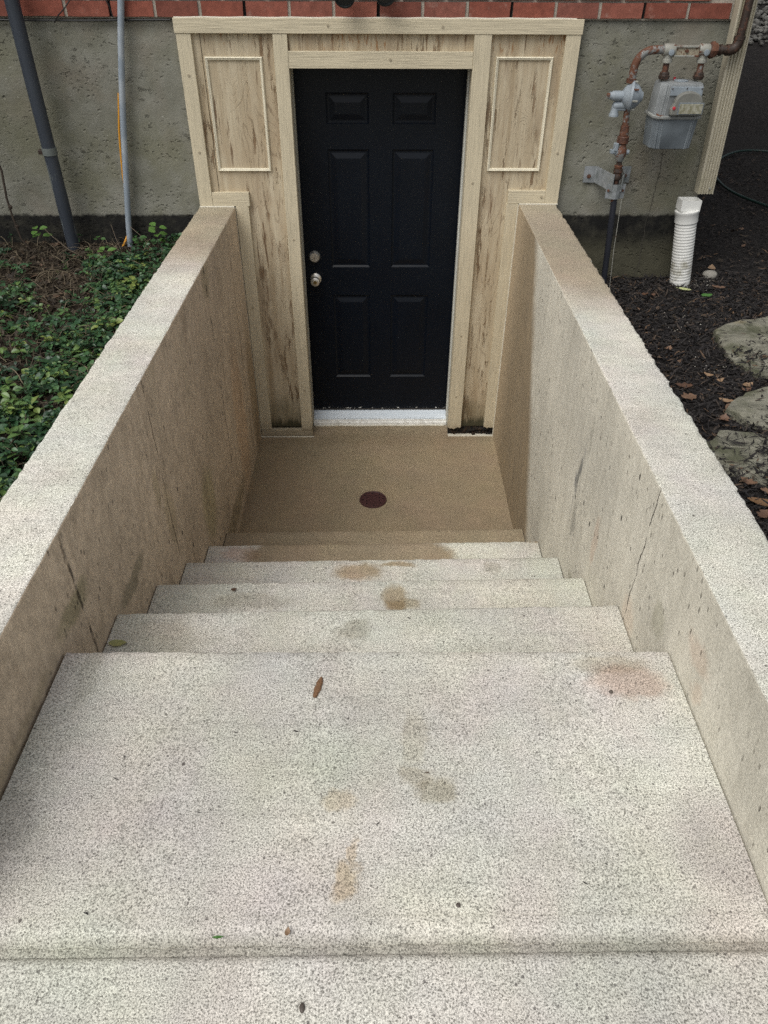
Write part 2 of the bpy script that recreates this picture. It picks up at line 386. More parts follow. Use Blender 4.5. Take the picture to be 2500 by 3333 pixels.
# walkway behind the joint, under the photographer's feet
prof = [(-3.6536, Z6-.12, .2), (-3.6536, Z6-.004, .3), (-3.657, Z6-.001, 1), (-3.664, Z6+.001, .6)]+[(-3.67-(.1*k), Z6+.001, .6) for k in range(20)]+[(-5.6, Z6-.12, 0)]
o = slab_strip('walkway', prof, lambda q: -1.6, lambda q: 1.6, m_slab, skew=False, step=.006); tag(o, kind='structure')
mb = MB(); mb.box((-.83, -1.62, -.12), (.90, .30, 0)); o = mb.build('landing', m_landing); tag(o, kind='structure')
mb = MB(); mb.box((-1.6, -3.70, .9), (1.6, -3.60, Z6-.055)); g = G('joint_soil'); o = mb.build('joint_filler', g.fin((.12, .10, .08), .95)); tag(o, kind='structure')

# ------------------------------------------------------------------ ground sheet
def gz(x, y):
    z = 1.28 if x < 0 else 1.07+.05*max(0, min(1, -y/2.5))
    if x < 0: z = 1.27+.03*max(0, min(1, (-y-.3)/1.5))
    if y > 4 and x > 1: z += min(1.6, (y-4)*.24)
    d = max(0, -y-2.9)
    if d > 0: z += (1.20-z)*min(1, d/.5)
    z += nz(x, y, 0, 3, .018)+nz(x, y, 2, 11, .008)
    return z
xs = sorted(set([-400, -100, -40, -20, -12, -8]+list(np.round(np.arange(-6, -3, .4), 3))+list(np.round(np.arange(-3, 4.01, .05), 3))+[4.5, 5, 6, 7, 8.5, 10, 13, 20, 40, 100, 400]))
ysg = sorted(set([-400, -100, -40, -20, -12, -8, -7]+list(np.round(np.arange(-6, -4.2, .4), 3))+list(np.round(np.arange(-4.2, 5.01, .05), 3))+[5.5, 6, 7, 8, 9, 10, 12, 15, 20, 40, 100, 400]))
v = []; idx = {}; f = []
for j, yy in enumerate(ysg):
    for i, xx in enumerate(xs):
        idx[(i, j)] = len(v); v.append((xx, yy, gz(xx, yy)))
for j in range(len(ysg)-1):
    for i in range(len(xs)-1):
        cx, cy = (xs[i]+xs[i+1])/2, (ysg[j]+ysg[j+1])/2
        if -.88 < cx < .93 and -5.5 < cy < .4: continue
        if -1.55 < cx < 1.55 and -5.5 < cy < -3.7: continue
        f.append((idx[i, j], idx[i+1, j], idx[i+1, j+1], idx[i, j+1]))
g = G('soil')
s = g.sep(g.P); n1 = g.noise(45, 5, .7); n2 = g.noise(4, 4, .6)
soilL = g.mix(n2, (.028, .022, .016), (.06, .046, .032)); soilL = g.mix(g.step(n1, .4, .65), g.mix(1.0, soilL, (.45, .42, .4), 'MULTIPLY'), soilL)
soilR = g.mix(g.step(n1, .4, .65), (.010, .009, .009), (.032, .028, .026))
far = g.mix(n1, (.03, .055, .018), (.06, .09, .03))
col = g.mix(g.step(s[0], -.2, .2), soilL, soilR)
dist = g.length(g.map(g.P, scale=(1/14, 1/14, 0))); col = g.mix(g.step(dist, .9, 1.1), col, far)
ground = link('ground', v, f, g.fin(col, .95, g.bump(n1, 1, .012), spec=.2), smooth=True); tag(ground, kind='structure')

# ------------------------------------------------------------------ house: foundation wall, brick wall
XC = 1.80      # house corner
g = G('foundation_concrete'); P = g.P; s = g.sep(P)
fine = g.noise(120, 4, .65); mid = g.noise(9, 5, .62); big = g.noise(1.6, 3, .55)
col = g.mix(g.ramp(mid, [(.35, 0), (.65, 1)]), (.190, .188, .150), (.255, .252, .215))
col = g.mix(1.0, col, g.ramp(big, [(.3, .78), (.7, 1.15)]), 'MULTIPLY')
col = g.mix(g.math('MULTIPLY', g.step(g.noise(2.6, 4, .6, vec=g.map(P, loc=(3, 1, 6))), .47, .66), .40), col, (.155, .150, .085))
col = g.mix(g.math('MULTIPLY', g.step(g.noise(1.9, 3, .6, vec=g.map(P, loc=(13, 1, 6))), .5, .7), .35), col, (.24, .19, .15))
sx_ = g.map(P, scale=(1, 1, 1.3)); wpd = g.vadd(sx_, g.vscale(g.noise(14, 4, .7, col=True), .06))
pit1 = g.math('SUBTRACT', 1.0, g.step(g.voro(34, vec=wpd).outputs['Distance'], .10, .34))
zone = g.step(g.noise(3.3, 4, .6, vec=g.map(P, scale=(1, 1, 1.7), loc=(8, 0, 2))), .46, .60)
pit1 = g.math('MULTIPLY', pit1, zone)
v2 = g.voro(13); pit2 = g.math('MULTIPLY', g.math('SUBTRACT', 1.0, g.step(v2.outputs['Distance'], .04, .13)), g.math('GREATER_THAN', g.sep(v2.outputs['Color'])[0], .72))
rag = g.math('MULTIPLY', g.step(g.noise(28, 6, .75, vec=g.map(P, scale=(.7, 1, 1.4))), .58, .66), g.step(g.noise(3.1, 3, .6, vec=g.map(P, scale=(.8, 1, 2), loc=(2, 5, 3))), .50, .60))
pits = g.math('MAXIMUM', g.math('MAXIMUM', g.math('MULTIPLY', pit1, .6), pit2), g.math('MULTIPLY', rag, .9))
col = g.mix(g.math('MULTIPLY', pits, .12), col, (.08, .073, .058))
whit = g.step(g.noise(60, 3, .6, vec=g.map(P, loc=(1, 2, 3))), .70, .74); col = g.mix(g.math('MULTIPLY', whit, .6), col, (.5, .49, .44))
# stained line of an old form seam, and the tar coat below the old soil level
ws = g.sep(g.warp(.05, 22)); tar = g.math('SUBTRACT', 1.0, g.step(ws[2], 1.415, 1.435))
tarc = g.mix(g.ramp(g.noise(16, 5, .7), [(.45, 0), (.70, 1)]), (.006, .006, .007), (.038, .036, .028))
tarc = g.mix(g.math('MULTIPLY', g.math('MULTIPLY', g.step(s[0], .8, 1.2), g.math('SUBTRACT', 1.0, g.step(ws[2], 1.20, 1.36))), .7), tarc, g.mix(mid, (.05, .048, .03), (.16, .15, .10)))
col = g.mix(g.math('MULTIPLY', tar, .96), col, tarc)
for xs_ in (1.555,):
    dsm = g.math('ABSOLUTE', g.math('SUBTRACT', g.math('ADD', s[0], g.math('MULTIPLY', g.math('SUBTRACT', g.noise(7, 5, .65), .5), .06)), xs_))
    sm = g.math('MULTIPLY', g.math('SUBTRACT', 1.0, g.step(dsm, .001, .004)), g.math('SUBTRACT', 1.0, g.step(s[2], 1.9, 2.0)))
    col = g.mix(g.math('MULTIPLY', sm, .8), col, (.06, .055, .045))
h = g.math('SUBTRACT', g.math('ADD', g.math('MULTIPLY', fine, .25), g.math('MULTIPLY', mid, .9)), g.math('MULTIPLY', pits, 1.1))
m_found = g.fin(col, .9, g.bump(h, .85, .009), spec=.25)
FY = .04
froot = empty('foundation_wall', (0, FY, 0), 'pitted grey-green concrete foundation wall with a black tar band at its foot', 'foundation wall')
def panel_wall(x0, x1, z0, z1, yfront, yback, name, mat, parent):
    nx = max(2, int((x1-x0)/.03)); nzz = max(2, int((z1-z0)/.03)); v = []; f = []
    for j in range(nzz+1):
        for i in range(nx+1):
            x = x0+(x1-x0)*i/nx; z = z0+(z1-z0)*j/nzz
            v.append((x, yfront+nz(x, z, 1, 2.2, .004)+nz(x, z, 3, 9, .0018), z))
    n0 = len(v)
    for j in range(nzz):
        for i in range(nx): a = j*(nx+1)+i; f.append((a, a+1, a+nx+2, a+nx+1))
    v += [(x0, yback, z0), (x1, yback, z0), (x1, yback, z1), (x0, yback, z1)]
    c = [0, nx, nzz*(nx+1)+nx, nzz*(nx+1)]
    f += [(n0+1, n0, n0+3, n0+2)]
    f.append(tuple([nzz*(nx+1)+i for i in range(nx+1)]+[n0+2, n0+3]))
    f.append(tuple([j*(nx+1) for j in range(nzz, -1, -1)]+[n0, n0+3]))
    f.append(tuple([j*(nx+1)+nx for j in range(nzz+1)]+[n0+2, n0+1]))
    return link(name, v, f, mat, parent, smooth=False)
for (a, b) in ((-4.6, -.905), (.985, XC)):
    o = panel_wall(a, b, 0.3, 2.333, FY, .30, 'wall_face', m_found, froot)
    for p in o.data.polygons[:-4]: p.use_smooth = True
MB().box((XC-.25, .301, .3), (XC, 6.2, 2.331)).build('side_wall_face', m_found, froot)

g = G('brick_clay'); oc = g.P; r = g.oinfo()
col = g.ramp(r, [(0, (.18, .062, .045)), (.35, (.27, .083, .055)), (.7, (.225, .085, .064)), (1, (.32, .105, .070))])
col = g.mix(1.0, col, g.ramp(g.noise(30, 5, .7), [(.3, .72), (.7, 1.22)]), 'MULTIPLY')
col = g.mix(g.math('MULTIPLY', g.step(g.noise(16, 5, .7, vec=g.map(g.P, loc=(4, 4, 4))), .58, .75), .5), col, (.42, .30, .25))
m_brick = g.fin(col, .85, g.bump(g.noise(150, 4, .7), .7, .002), spec=.3)
g = G('mortar'); m_mortar = g.fin(g.mix(g.noise(70, 4, .7), (.27, .24, .20), (.50, .46, .39)), .95, g.bump(g.noise(160, 4, .7), 1, .003))
g = G('brick_upper')
bt = g.t.nodes.new('ShaderNodeTexBrick'); g.set(bt.inputs['Vector'], g.map(g.P, rot=(R(-90), 0, 0)))
bt.inputs['Color1'].default_value = (.27, .075, .047, 1); bt.inputs['Color2'].default_value = (.21, .065, .045, 1); bt.inputs['Mortar'].default_value = (.36, .33, .28, 1)
bt.inputs['Scale'].default_value = 1; bt.inputs['Brick Width'].default_value = .211; bt.inputs['Row Height'].default_value = .068; bt.inputs['Mortar Size'].default_value = .006
m_upper = g.fin(bt.outputs['Color'], .88)
broot = empty('brick_wall', (0, .02, 2.33), 'red brick wall above the concrete foundation, along the top edge of the view', 'brick wall')
ZB = 2.338; CH = .0725; BH = .061; BW = .1955; MOD = .2115
MB().box((-4.6, .032, ZB-.006), (XC-.004, .28, ZB+CH*6)).build('mortar', m_mortar, broot)
MB().box((-4.6, .02, ZB+CH*6+.002), (XC, .28, 5.6)).build('upper_brickwork', m_upper, broot)
MB().box((XC-.28, .29, ZB-.006), (XC, 6.2, 5.6)).build('side_brickwork', m_upper, broot)
vars_ = []
for k in range(6):
    rr = random.Random(k); mbx = MB(); mbx.box((0, 0, 0), (BW, .09, BH)); vv = [Vector(p) for p in mbx.v]
    bm = bmesh.new(); me = bpy.data.meshes.new('brick'); me.from_pydata([tuple(p) for p in vv], [], mbx.f); bm.from_mesh(me)
    bmesh.ops.subdivide_edges(bm, edges=[e for e in bm.edges if abs((e.verts[0].co-e.verts[1].co).x) > .1], cuts=3)
    for q in bm.verts: q.co += Vector((rr.uniform(-.0012, .0012), rr.uniform(-.002, .001), rr.uniform(-.0012, .0012)))
    bm.to_mesh(me); bm.free(); me.materials.append(m_brick); vars_.append(me)
for row in range(6):
    off = .043+.003 if row % 2 == 0 else .043+.003+MOD/2
    for k in range(-11, 9):
        x = off+k*MOD+.0035
        if x+BW > XC+.002: continue
        if x < -2.45: continue
        o = bpy.data.objects.new('brick', vars_[rnd.randrange(6)]); C.objects.link(o)
        o.location = (x+rnd.uniform(-.0015, .0015), .0175+rnd.uniform(-.0015, .0015), ZB+.003+row*CH+rnd.uniform(-.001, .001)); attach(o, broot)
# mortar joints of the lowest course, every third one left open as a dark weep slot
g = G('weep_void'); m_void = g.fin((.006, .006, .006), 1)
for k in range(-11, 9):
    x = .043+k*MOD+.003
    if x-.012 < -2.45 or x > XC-.03: continue
    weep = (k % 3) == 0
    w2 = .0050
    o = MB().box((x-.0145, .0235 if not weep else .0305, ZB+.001), (x+.0025, .034, ZB+BH+.004)).build('weep_slot' if weep else 'mortar_joint', m_void if weep else m_mortar, broot)
# eave far above (out of the frame)
g = G('soffit_paint'); MB().box((-5, -.45, 5.602), (XC+.4, 6.4, 5.72)).build('roof_slab', g.fin((.5, .48, .44), .8), broot)

# ------------------------------------------------------------------ wood
def paint_mat(name, axis, base=(.60, .53, .385), worn=.35):
    g = G(name); sc_ = [30, 30, 30]; sc_[axis] = 4; sc2 = [150, 150, 150]; sc2[axis] = 7
    gr = g.noise(1, 5, .65, vec=g.map(g.P, scale=sc_)); fi = g.noise(1, 3, .6, vec=g.map(g.P, scale=sc2))
    col = g.mix(1.0, base, g.ramp(gr, [(.30, .90), (.65, 1.04)]), 'MULTIPLY')
    col = g.mix(1.0, col, g.ramp(fi, [(.34, .86), (.52, 1.02)]), 'MULTIPLY')
    col = g.mix(g.math('MULTIPLY', g.step(gr, .62, .80), worn), col, (.30, .225, .14))
    v = g.voro(3.3, vec=g.map(g.P, loc=(.37, .2, .71))); kp = g.math('GREATER_THAN', g.sep(v.outputs['Color'])[0], .62)
    kd = v.outputs['Distance']; ring = g.math('MULTIPLY', g.math('SINE', g.math('MULTIPLY', kd, 190)), g.math('SUBTRACT', 1.0, g.step(kd, .03, .085)))
    kn = g.math('MULTIPLY', g.math('MULTIPLY', g.step(ring, .2, .9), kp), .5)
    col = g.mix(kn, col, (.33, .27, .19))
    low = g.math('SUBTRACT', 1.0, g.step(g.math('ADD', g.sep(g.P)[2], g.math('MULTIPLY', g.noise(24, 4, .7), .14)), .08, .20))
    col = g.mix(g.math('MULTIPLY', low, .55), col, (.16, .12, .08))
    hh = g.math('ADD', g.math('MULTIPLY', fi, 1.0), g.math('MULTIPLY', gr, .6))
    return g.fin(col, .72, g.bump(hh, .8, .003), spec=.35)
m_bv = paint_mat('beige_paint_vertical', 2); m_bh = paint_mat('beige_paint_horizontal', 0)
m_mould = paint_mat('cream_moulding_paint', 2, (.72, .665, .52), .02)
g = G('weathered_plywood'); P = g.P; s = g.sep(P)
wv = g.vadd(g.map(P, scale=(1, 1, .30)), g.vscale(g.noise(2.2, 3, .5, col=True), .16))
gr0 = g.noise(1, 5, .7, vec=g.map(P, scale=(40, 40, 8)))
field = g.noise(3.4, 2, .45, vec=g.map(wv, scale=(1.8, 1, 1)))
field = g.math('ADD', field, g.math('MULTIPLY', g.math('SUBTRACT', gr0, .5), .018))
kmask = None
for kc, kr in (((-.505, 0, 1.235), (.045, 1, .055)), ((-.515, 0, 1.06), (.07, 1, .13)), ((-.50, 0, .31), (.06, 1, .11)), ((.655, 0, .88), (.05, 1, .10)), ((.64, 0, .30), (.05, 1, .12)), ((.80, 0, 1.86), (.05, 1, .09)), ((-.62, 0, 1.35), (.04, 1, .16))):
    qd = g.length(g.map(g.vadd(g.warp(.05, 14), (-kc[0], 0, -kc[2])), scale=(1/kr[0], 0, 1/kr[2])))
    bumpk_ = g.math('SUBTRACT', 1.0, g.step(qd, 0, 1.15)); field = g.math('ADD', field, g.math('MULTIPLY', bumpk_, .26))
    mk = g.math('SUBTRACT', 1.0, g.step(qd, .5, 1.3)); kmask = mk if kmask is None else g.math('MAXIMUM', kmask, mk)
rings = g.math('ABSOLUTE', g.math('SINE', g.math('MULTIPLY', field, 62)))
lines = g.math('MULTIPLY', g.math('SUBTRACT', 1.0, g.step(rings, .03, .34)), g.step(gr0, .36, .58))
gr = g.noise(1, 5, .65, vec=g.map(P, scale=(30, 30, 1.8)))
base = g.mix(g.ramp(gr, [(.3, 0), (.7, 1)]), (.38, .30, .195), (.60, .525, .385))
base = g.mix(g.math('MULTIPLY', g.step(g.noise(2.4, 3, .6), .45, .65), .4), base, (.40, .30, .19))
bald = g.step(g.noise(2.6, 4, .65, vec=g.map(P, loc=(2.1, 0, 5.3), scale=(1.5, 1, .7))), .45, .62)
bald = g.math('MAXIMUM', bald, kmask)
col = g.mix(g.math('MULTIPLY', g.math('MULTIPLY', lines, bald), .62), base, (.17, .115, .07))
peel = g.math('MULTIPLY', g.step(g.noise(1, 6, .72, vec=g.map(P, scale=(26, 26, 3.4), loc=(1.2, 0, 3.0))), .555, .61), g.step(g.noise(2.3, 3, .6, vec=g.map(P, scale=(2.2, 1, .8), loc=(7, 3, 1))), .43, .54))
col = g.mix(g.math('MULTIPLY', peel, .85), col, g.mix(g.noise(40, 3), (.10, .055, .028), (.27, .17, .09)))
pz = g.math('MULTIPLY', g.step(g.noise(1, 5, .7, vec=g.map(P, scale=(46, 46, 9), loc=(5, 0, 1))), .53, .60), g.math('MULTIPLY', g.step(s[2], 2.18, 2.22), g.step(g.noise(3.1, 2, .5, vec=g.map(P, scale=(1.4,1,.4), loc=(.6,2,2))), .46, .56)))
col = g.mix(g.math('MULTIPLY', pz, .85), col, (.28, .14, .055))
streak = g.math('MULTIPLY', g.step(g.noise(1, 5, .72, vec=g.map(P, scale=(34, 34, 2.6), loc=(9, 0, 3.0))), .575, .64), g.math('MULTIPLY', g.step(g.noise(3.0, 3, .6, vec=g.map(P, loc=(5, 5, 8), scale=(1.4, 1, .7))), .40, .54), .9))
col = g.mix(streak, col, (.15, .09, .05))
patch = g.step(g.noise(4.5, 5, .65, vec=g.map(P, scale=(1.3, 1, .5), loc=(1, 1, 1))), .50, .66)
col = g.mix(g.math('MULTIPLY', patch, .55), col, (.30, .225, .15))
rot = g.math('SUBTRACT', 1.0, g.step(g.math('SUBTRACT', s[2], g.math('MULTIPLY', g.noise(1, 4, .7, vec=g.map(P, scale=(40, 40, 4))), .17)), .0, .065))
col = g.mix(rot, col, (.018, .017, .013))
rot2 = g.math('SUBTRACT', 1.0, g.step(g.math('SUBTRACT', s[2], g.math('MULTIPLY', g.noise(9, 4, .6), .30)), .02, .18))
col = g.mix(g.math('MULTIPLY', rot2, .5), col, (.11, .10, .055))
m_ply = g.fin(col, .85, g.bump(g.math('SUBTRACT', g.math('MULTIPLY', gr, .8), g.math('ADD', g.math('MULTIPLY', lines, .3), peel)), .8, .003), spec=.3)
g = G('rotten_wood'); n = g.noise(38, 5, .7); m_rot = g.fin(g.mix(g.step(n, .45, .7), (.008, .007, .006), (.075, .045, .026)), .95, g.bump(n, 1, .01))
g = G('caulk'); m_caulk = g.fin(g.mix(g.noise(50, 3), (.52, .48, .38), (.72, .69, .60)), .6)

sur = empty('door_surround', (0.05, 0, 0), 'weathered beige wooden surround of boards and peeling plywood panels framing the black door', 'door surround')
def board(x0, x1, z0, z1, y0, mat, name='trim_board', jag=False, yb=.039):
    if not jag: return MB().box((x0, y0, z0), (x1, yb, z1)).build(name, mat, sur, bevel=.0018)
    n = 10; rr = random.Random(int(x0*1000)); poly = [(x1, z1), (x0, z1)]+[(x0+(x1-x0)*k/n, z0+rr.uniform(-.012, .012)) for k in range(n+1)]
    v = [(x, y0, z) for x, z in poly]+[(x, yb, z) for x, z in poly]; m = len(poly)
    return MB().add(v, [tuple(range(m)), tuple(range(2*m-1, m-1, -1))]+[((i+1) % m, i, m+i, m+(i+1) % m) for i in range(m)]).build(name, mat, sur)
board(-.936, 1.027, 2.276, 2.3375, -.004, m_bh)
board(-.931, -.860, 1.4785, 2.2755, 0, m_bv)
board(-.468, -.3985, .054, 2.2755, -.001, m_bv)
board(.506, .590, .064, 2.2755, -.001, m_bv, jag=True)
board(.951, 1.023, 1.494, 2.2755, 0, m_bv)
board(-.398, .5055, 2.131, 2.204, .001, m_bh)
board(-.8595, -.660, 1.480, 1.551, .002, m_bh)
board(-.738, -.668, .056, 1.4795, 0.001, m_bv)
board(-.738, -.3985, .004, .0535, .003, m_bh)
board(.748, .9505, 1.494, 1.562, .002, m_bh)
board(.744, .808, .072, 1.4935, .001, m_bv, jag=True)
# plywood behind the boards
def ply(x0, x1, z0, z1, y0=.024): return MB().box((x0, y0, z0), (x1, .0385, z1)).build('plywood_panel', m_ply, sur)
ply(-.820, -.640, 1.5, 2.277); ply(-.862, -.8225, 1.5, 2.277, .021); ply(-.6395, -.44, .066, 2.277)
ply(-.69, -.640, .066, 1.4995)
ply(-.42, .52, 2.203, 2.277, .022)
ply(.58, .76, .066, 2.277); ply(.7605, .96, 1.5, 2.277)
MB().box((-.69, .030, .004), (-.44, .0385, .0655)).build('rotted_strip', m_rot, sur)
bmr = MB()
bmr.box((.508, .028, .002), (.805, .0385, .0655)); o = bmr.build('rotted_strip', m_rot, sur)
rr = random.Random(5); mbk = MB()
for k in range(26):
    x = rr.uniform(.51, .79); zz = rr.uniform(.004, .05); mbk.box((x, .008+rr.random()*.012, zz), (x+rr.uniform(.01, .04), .029, zz+rr.uniform(.004, .014)))
mbk.build('rotted_splinters', m_rot, sur)
MB().box((.508, -.004, 0), (.806, .029, .0035)).build('caulk_bead', m_caulk, sur)
MB().tube([(-.742, -.003, .002), (-.57, -.006, .003), (-.39, -.004, .002)], .0045, 8).build('caulk_bead', m_caulk, sur)
MB().tube([(-.745, -.003, 1.4785), (-.85, -.003, 1.4785), (-.932, -.004, 1.4785)], .0042, 8).build('caulk_bead', m_caulk, sur)
MB().tube([(.812, -.003, 1.4935), (.92, -.003, 1.4935), (1.022, -.004, 1.4935)], .0038, 8).build('caulk_bead', m_caulk, sur)
MB().tube([(-.743, -.001, z) for z in (.0, .5, 1.0, 1.475)], .0035, 8).build('caulk_bead', m_caulk, sur)
MB().tube([(.809, -.001, z) for z in (.0, .5, 1.0, 1.49)], .0035, 8).build('caulk_bead', m_caulk, sur)
MB().tube([(x, .004, 2.3385+.001*math.sin(x*30)) for x in np.arange(-.93, 1.02, .04)], .0045, 8).build('caulk_bead', m_caulk, sur)
g = G('nail_head'); m_nail = g.fin((.36, .31, .22), .6)
for (nx_, nz_) in ((.548, .72), (.545, .30), (.548, 1.6), (-.433, .35), (-.433, 1.3), (.985, 1.75), (-.895, 1.75), (-.895, 2.1), (-.2, 2.31), (.35, 2.305), (.10, 2.17), (-.705, .9), (.93, 1.53)):
    MB().lathe([(-.001, .0065), (.0022, .0062), (.0024, 0)], (nx_, -.0005 if nz_ < 2.25 else -.004, nz_), (0, -1, 0), 12).build('nail_head', m_nail, sur)
# picture-frame mouldings
def moulding(x0, x1, z0, z1):
    y0 = .0238; prof = [(0, 0), (.001, -.009), (.005, -.013), (.009, -.010), (.013, -.009), (.016, 0)]
    v = []; f = []; n = len(prof)
    for cxn, czn, sxn, szn in ((x0, z0, 1, 1), (x1, z0, -1, 1), (x1, z1, -1, -1), (x0, z1, 1, -1)):
        for a, b in prof: v.append((cxn+sxn*a, y0+b, czn+szn*a))
    for c in range(4):
        for k in range(n-1): f.append((c*n+k, c*n+k+1, ((c+1) % 4)*n+k+1, ((c+1) % 4)*n+k))
    return MB().add(v, f).build('picture_moulding', m_mould, sur)
moulding(-.811, -.528, 1.654, 2.178); moulding(.622, .905, 1.656, 2.182)
# jambs and threshold
g = G('jamb_paint'); m_jamb = g.fin(g.mix(1.0, (.42, .40, .33), g.ramp(g.noise(1, 4, .6, vec=g.map(g.P, scale=(30, 30, 2))), [(.3, .75), (.7, 1.1)]), 'MULTIPLY'), .6)
g = G('jamb_paint_white'); m_jambw = g.fin(g.mix(1.0, (.66, .66, .60), g.ramp(g.noise(1, 4, .6, vec=g.map(g.P, scale=(30, 30, 2))), [(.3, .8), (.7, 1.05)]), 'MULTIPLY'), .5)
g = G('weatherstrip'); m_strip = g.fin((.035, .03, .025), .6)
for (x, sg) in ((-.3985, -1), (.506, 1)):
    a = lambda t: x+sg*t
    def bx(t0, t1, y0, y1, z0, z1): X = sorted((a(t0), a(t1))); return MB().box((X[0], y0, z0), (X[1], y1, z1))
    bx(.001, .03, .0395, .085, .0, 2.15).build('door_jamb', m_bv, sur)
    bx(.004, .03, .087, .150, .0, 2.15).build('door_jamb', m_jambw if sg > 0 else m_jamb, sur)
    bx(-.002, .03, .152, .190, .0, 2.15).build('door_stop', m_jambw if sg > 0 else m_jamb, sur)
    bx(.000, .03, .191, .228, .05, 2.15).build('weather_strip', m_strip, sur)
MB().box((-.40, .0395, 2.150), (.508, .23, 2.20)).build('head_jamb', m_jamb, sur)
g = G('aluminium'); n = g.noise(1, 4, .6, vec=g.map(g.P, scale=(3, 60, 60)))
m_alu = g.fin(g.mix(g.ramp(n, [(.3, 0), (.7, 1)]), (.62, .70, .78), (.80, .86, .92)), .38, metal=.15)
g = G('sill_white'); m_sillw = g.fin(g.mix(g.ramp(g.noise(30, 4, .7), [(.35, 0), (.6, 1)]), (.60, .59, .55), (.84, .84, .81)), .5)
MB().prism([(.26, .070), (.222, .070), (.165, .044), (.162, .030), (.26, .030)], 0, -.3975, .505).build('threshold', m_alu, sur)
MB().prism([(.1615, .038), (.154, .038), (.150, .026), (.140, .022), (.136, .004), (.1615, .004)], 0, -.3975, .505).build('sill_nosing', m_sillw, sur)
MB().tube([(x, .134+.002*math.sin(x*21), .003) for x in np.arange(-.39, .505, .04)], .0055, 8).build('caulk_bead', m_caulk, sur)

# ------------------------------------------------------------------ the door
g = G('black_door_paint'); s = g.sep(g.P)
v = g.noise(6, 4, .6)
col = g.mix(v, (.0019, .0036, .0072), (.0036, .0068, .0130))
chip = g.math('MULTIPLY', g.step(g.noise(75, 3, .6), .60, .64), g.math('SUBTRACT', 1.0, g.step(s[2], .088, .098)))
col = g.mix(chip, col, (.65, .65, .62))
vv = g.voro(14); chip2 = g.math('MULTIPLY', g.math('LESS_THAN', vv.outputs['Distance'], .035), g.math('MULTIPLY', g.math('GREATER_THAN', g.sep(vv.outputs['Color'])[0], .90), g.math('SUBTRACT', 1.0, g.step(s[2], 1.4, 1.8))))
col = g.mix(chip2, col, (.6, .6, .57))
m_door = g.fin(col, .34, g.bump(g.noise(1, 3, .6, vec=g.map(g.P, scale=(220, 220, 14))), .12, .001), spec=.25)
door = empty('door', (.054, .231, .08), 'closed black six-panel door at the foot of the steps', 'door')
DX0, DX1, DZ0, DZ1, DY = -.4005, .5095, .083, 2.145, .231
cols = [(-.238, -.008), (.120, .352)]; rows = [(.325, .889), (1.062, 1.718), (1.844, 1.994)]
gx = [DX0]+[q for c in cols for q in c]+[DX1]; gzz = [DZ0]+[q for c in rows for q in c]+[DZ1]
mb = MB()
for i in range(5):
    for j in range(7):
        if i in (1, 3) and j in (1, 3, 5): continue
        mb.add([(gx[i], DY, gzz[j]), (gx[i+1], DY, gzz[j]), (gx[i+1], DY, gzz[j+1]), (gx[i], DY, gzz[j+1])], [(0, 1, 2, 3)])
leaf = link('door_leaf', mb.v, mb.f, m_door, door)
MB().box((DX0, DY+.012, DZ0), (DX1, DY+.044, DZ1)).build('door_core', m_door, door)
MB().box((DX0, DY+.0005, DZ0-.012), (DX1, DY+.03, DZ0-.0005)).build('door_sweep', m_strip, door)
for c in cols:
    for rw in rows:
        lv = [(0, 0), (.003, .0035), (.010, .0085), (.014, .0090), (.020, .0085), (.046, .0015), (.049, .0012)]
        v = []; f = []
        for d, dp in lv:
            v += [(c[0]+d, DY+dp, rw[0]+d), (c[1]-d, DY+dp, rw[0]+d), (c[1]-d, DY+dp, rw[1]-d), (c[0]+d, DY+dp, rw[1]-d)]
        for k in range(len(lv)-1):
            for q in range(4): f.append((k*4+q, k*4+(q+1) % 4, (k+1)*4+(q+1) % 4, (k+1)*4+q))
        f.append(tuple((len(lv)-1)*4+q for q in range(4)))
        link('door_panel', v, f, m_door, door)
g = G('brushed_nickel'); m_nick = g.fin((.72, .69, .63), .34, metal=.85)
g = G('key_brass'); m_brass = g.fin((.45, .34, .14), .35, metal=1)
KX = -.340
kn = MB().lathe([(0, .033), (.004, .034), (.008, .030), (.012, .018), (.022, .014), (.030, .017), (.038, .026), (.050, .029), (.060, .026), (.064, .018), (.0645, .0)], (KX, DY-.0002, .992), (0, -1, 0), 32).build('door_knob', m_nick, door, smooth=True)
MB().lathe([(.0640, .011), (.0665, .011), (.067, .0)], (KX, DY, .992), (0, -1, 0), 20).build('key_cylinder', m_brass, kn)
MB().box((KX-.001, DY-.068, .986), (KX+.001, DY-.0668, .998)).build('keyhole', m_void, kn)
db = MB().lathe([(0, .035), (.007, .035), (.018, .029), (.024, .026), (.025, .0)], (KX, DY-.0002, 1.128), (0, -1, 0), 32).build('deadbolt', m_nick, door, smooth=True)
MB().box((KX-.001, DY-.0265, 1.118), (KX+.001, DY-.0248, 1.132)).build('keyhole', m_void, db)

# ------------------------------------------------------------------ floor drain
g = G('maroon_drain_plastic'); m_dr = g.fin(g.mix(g.noise(70, 3), (.035, .013, .014), (.070, .026, .025)), .55)
dr = empty('floor_drain', (.004, -.706, 0), 'round maroon floor drain grate with small holes in the landing', 'drain')
mb = MB(); rs = [0, .012, .017, .022, .033, .038, .043, .054, .059, .064, .068]; ns = 48; v = []
for r_ in rs:
    for k in range(ns): a = 2*math.pi*k/ns; v.append((.004+r_*math.cos(a), -.706+r_*math.sin(a), .0055))
f = []
for i in range(len(rs)-1):
    for k in range(ns):
        hole = (i in (2,) and k % 12 in (0, 1)) or (i in (5,) and k % 6 in (2, 3)) or (i in (7, 8) and k % 6 in (0,)) or (i == 5 and k % 24 == 8)
        if not hole: f.append((i*ns+k, i*ns+(k+1) % ns, (i+1)*ns+(k+1) % ns, (i+1)*ns+k))
link('drain_grate', v, f, m_dr, dr)
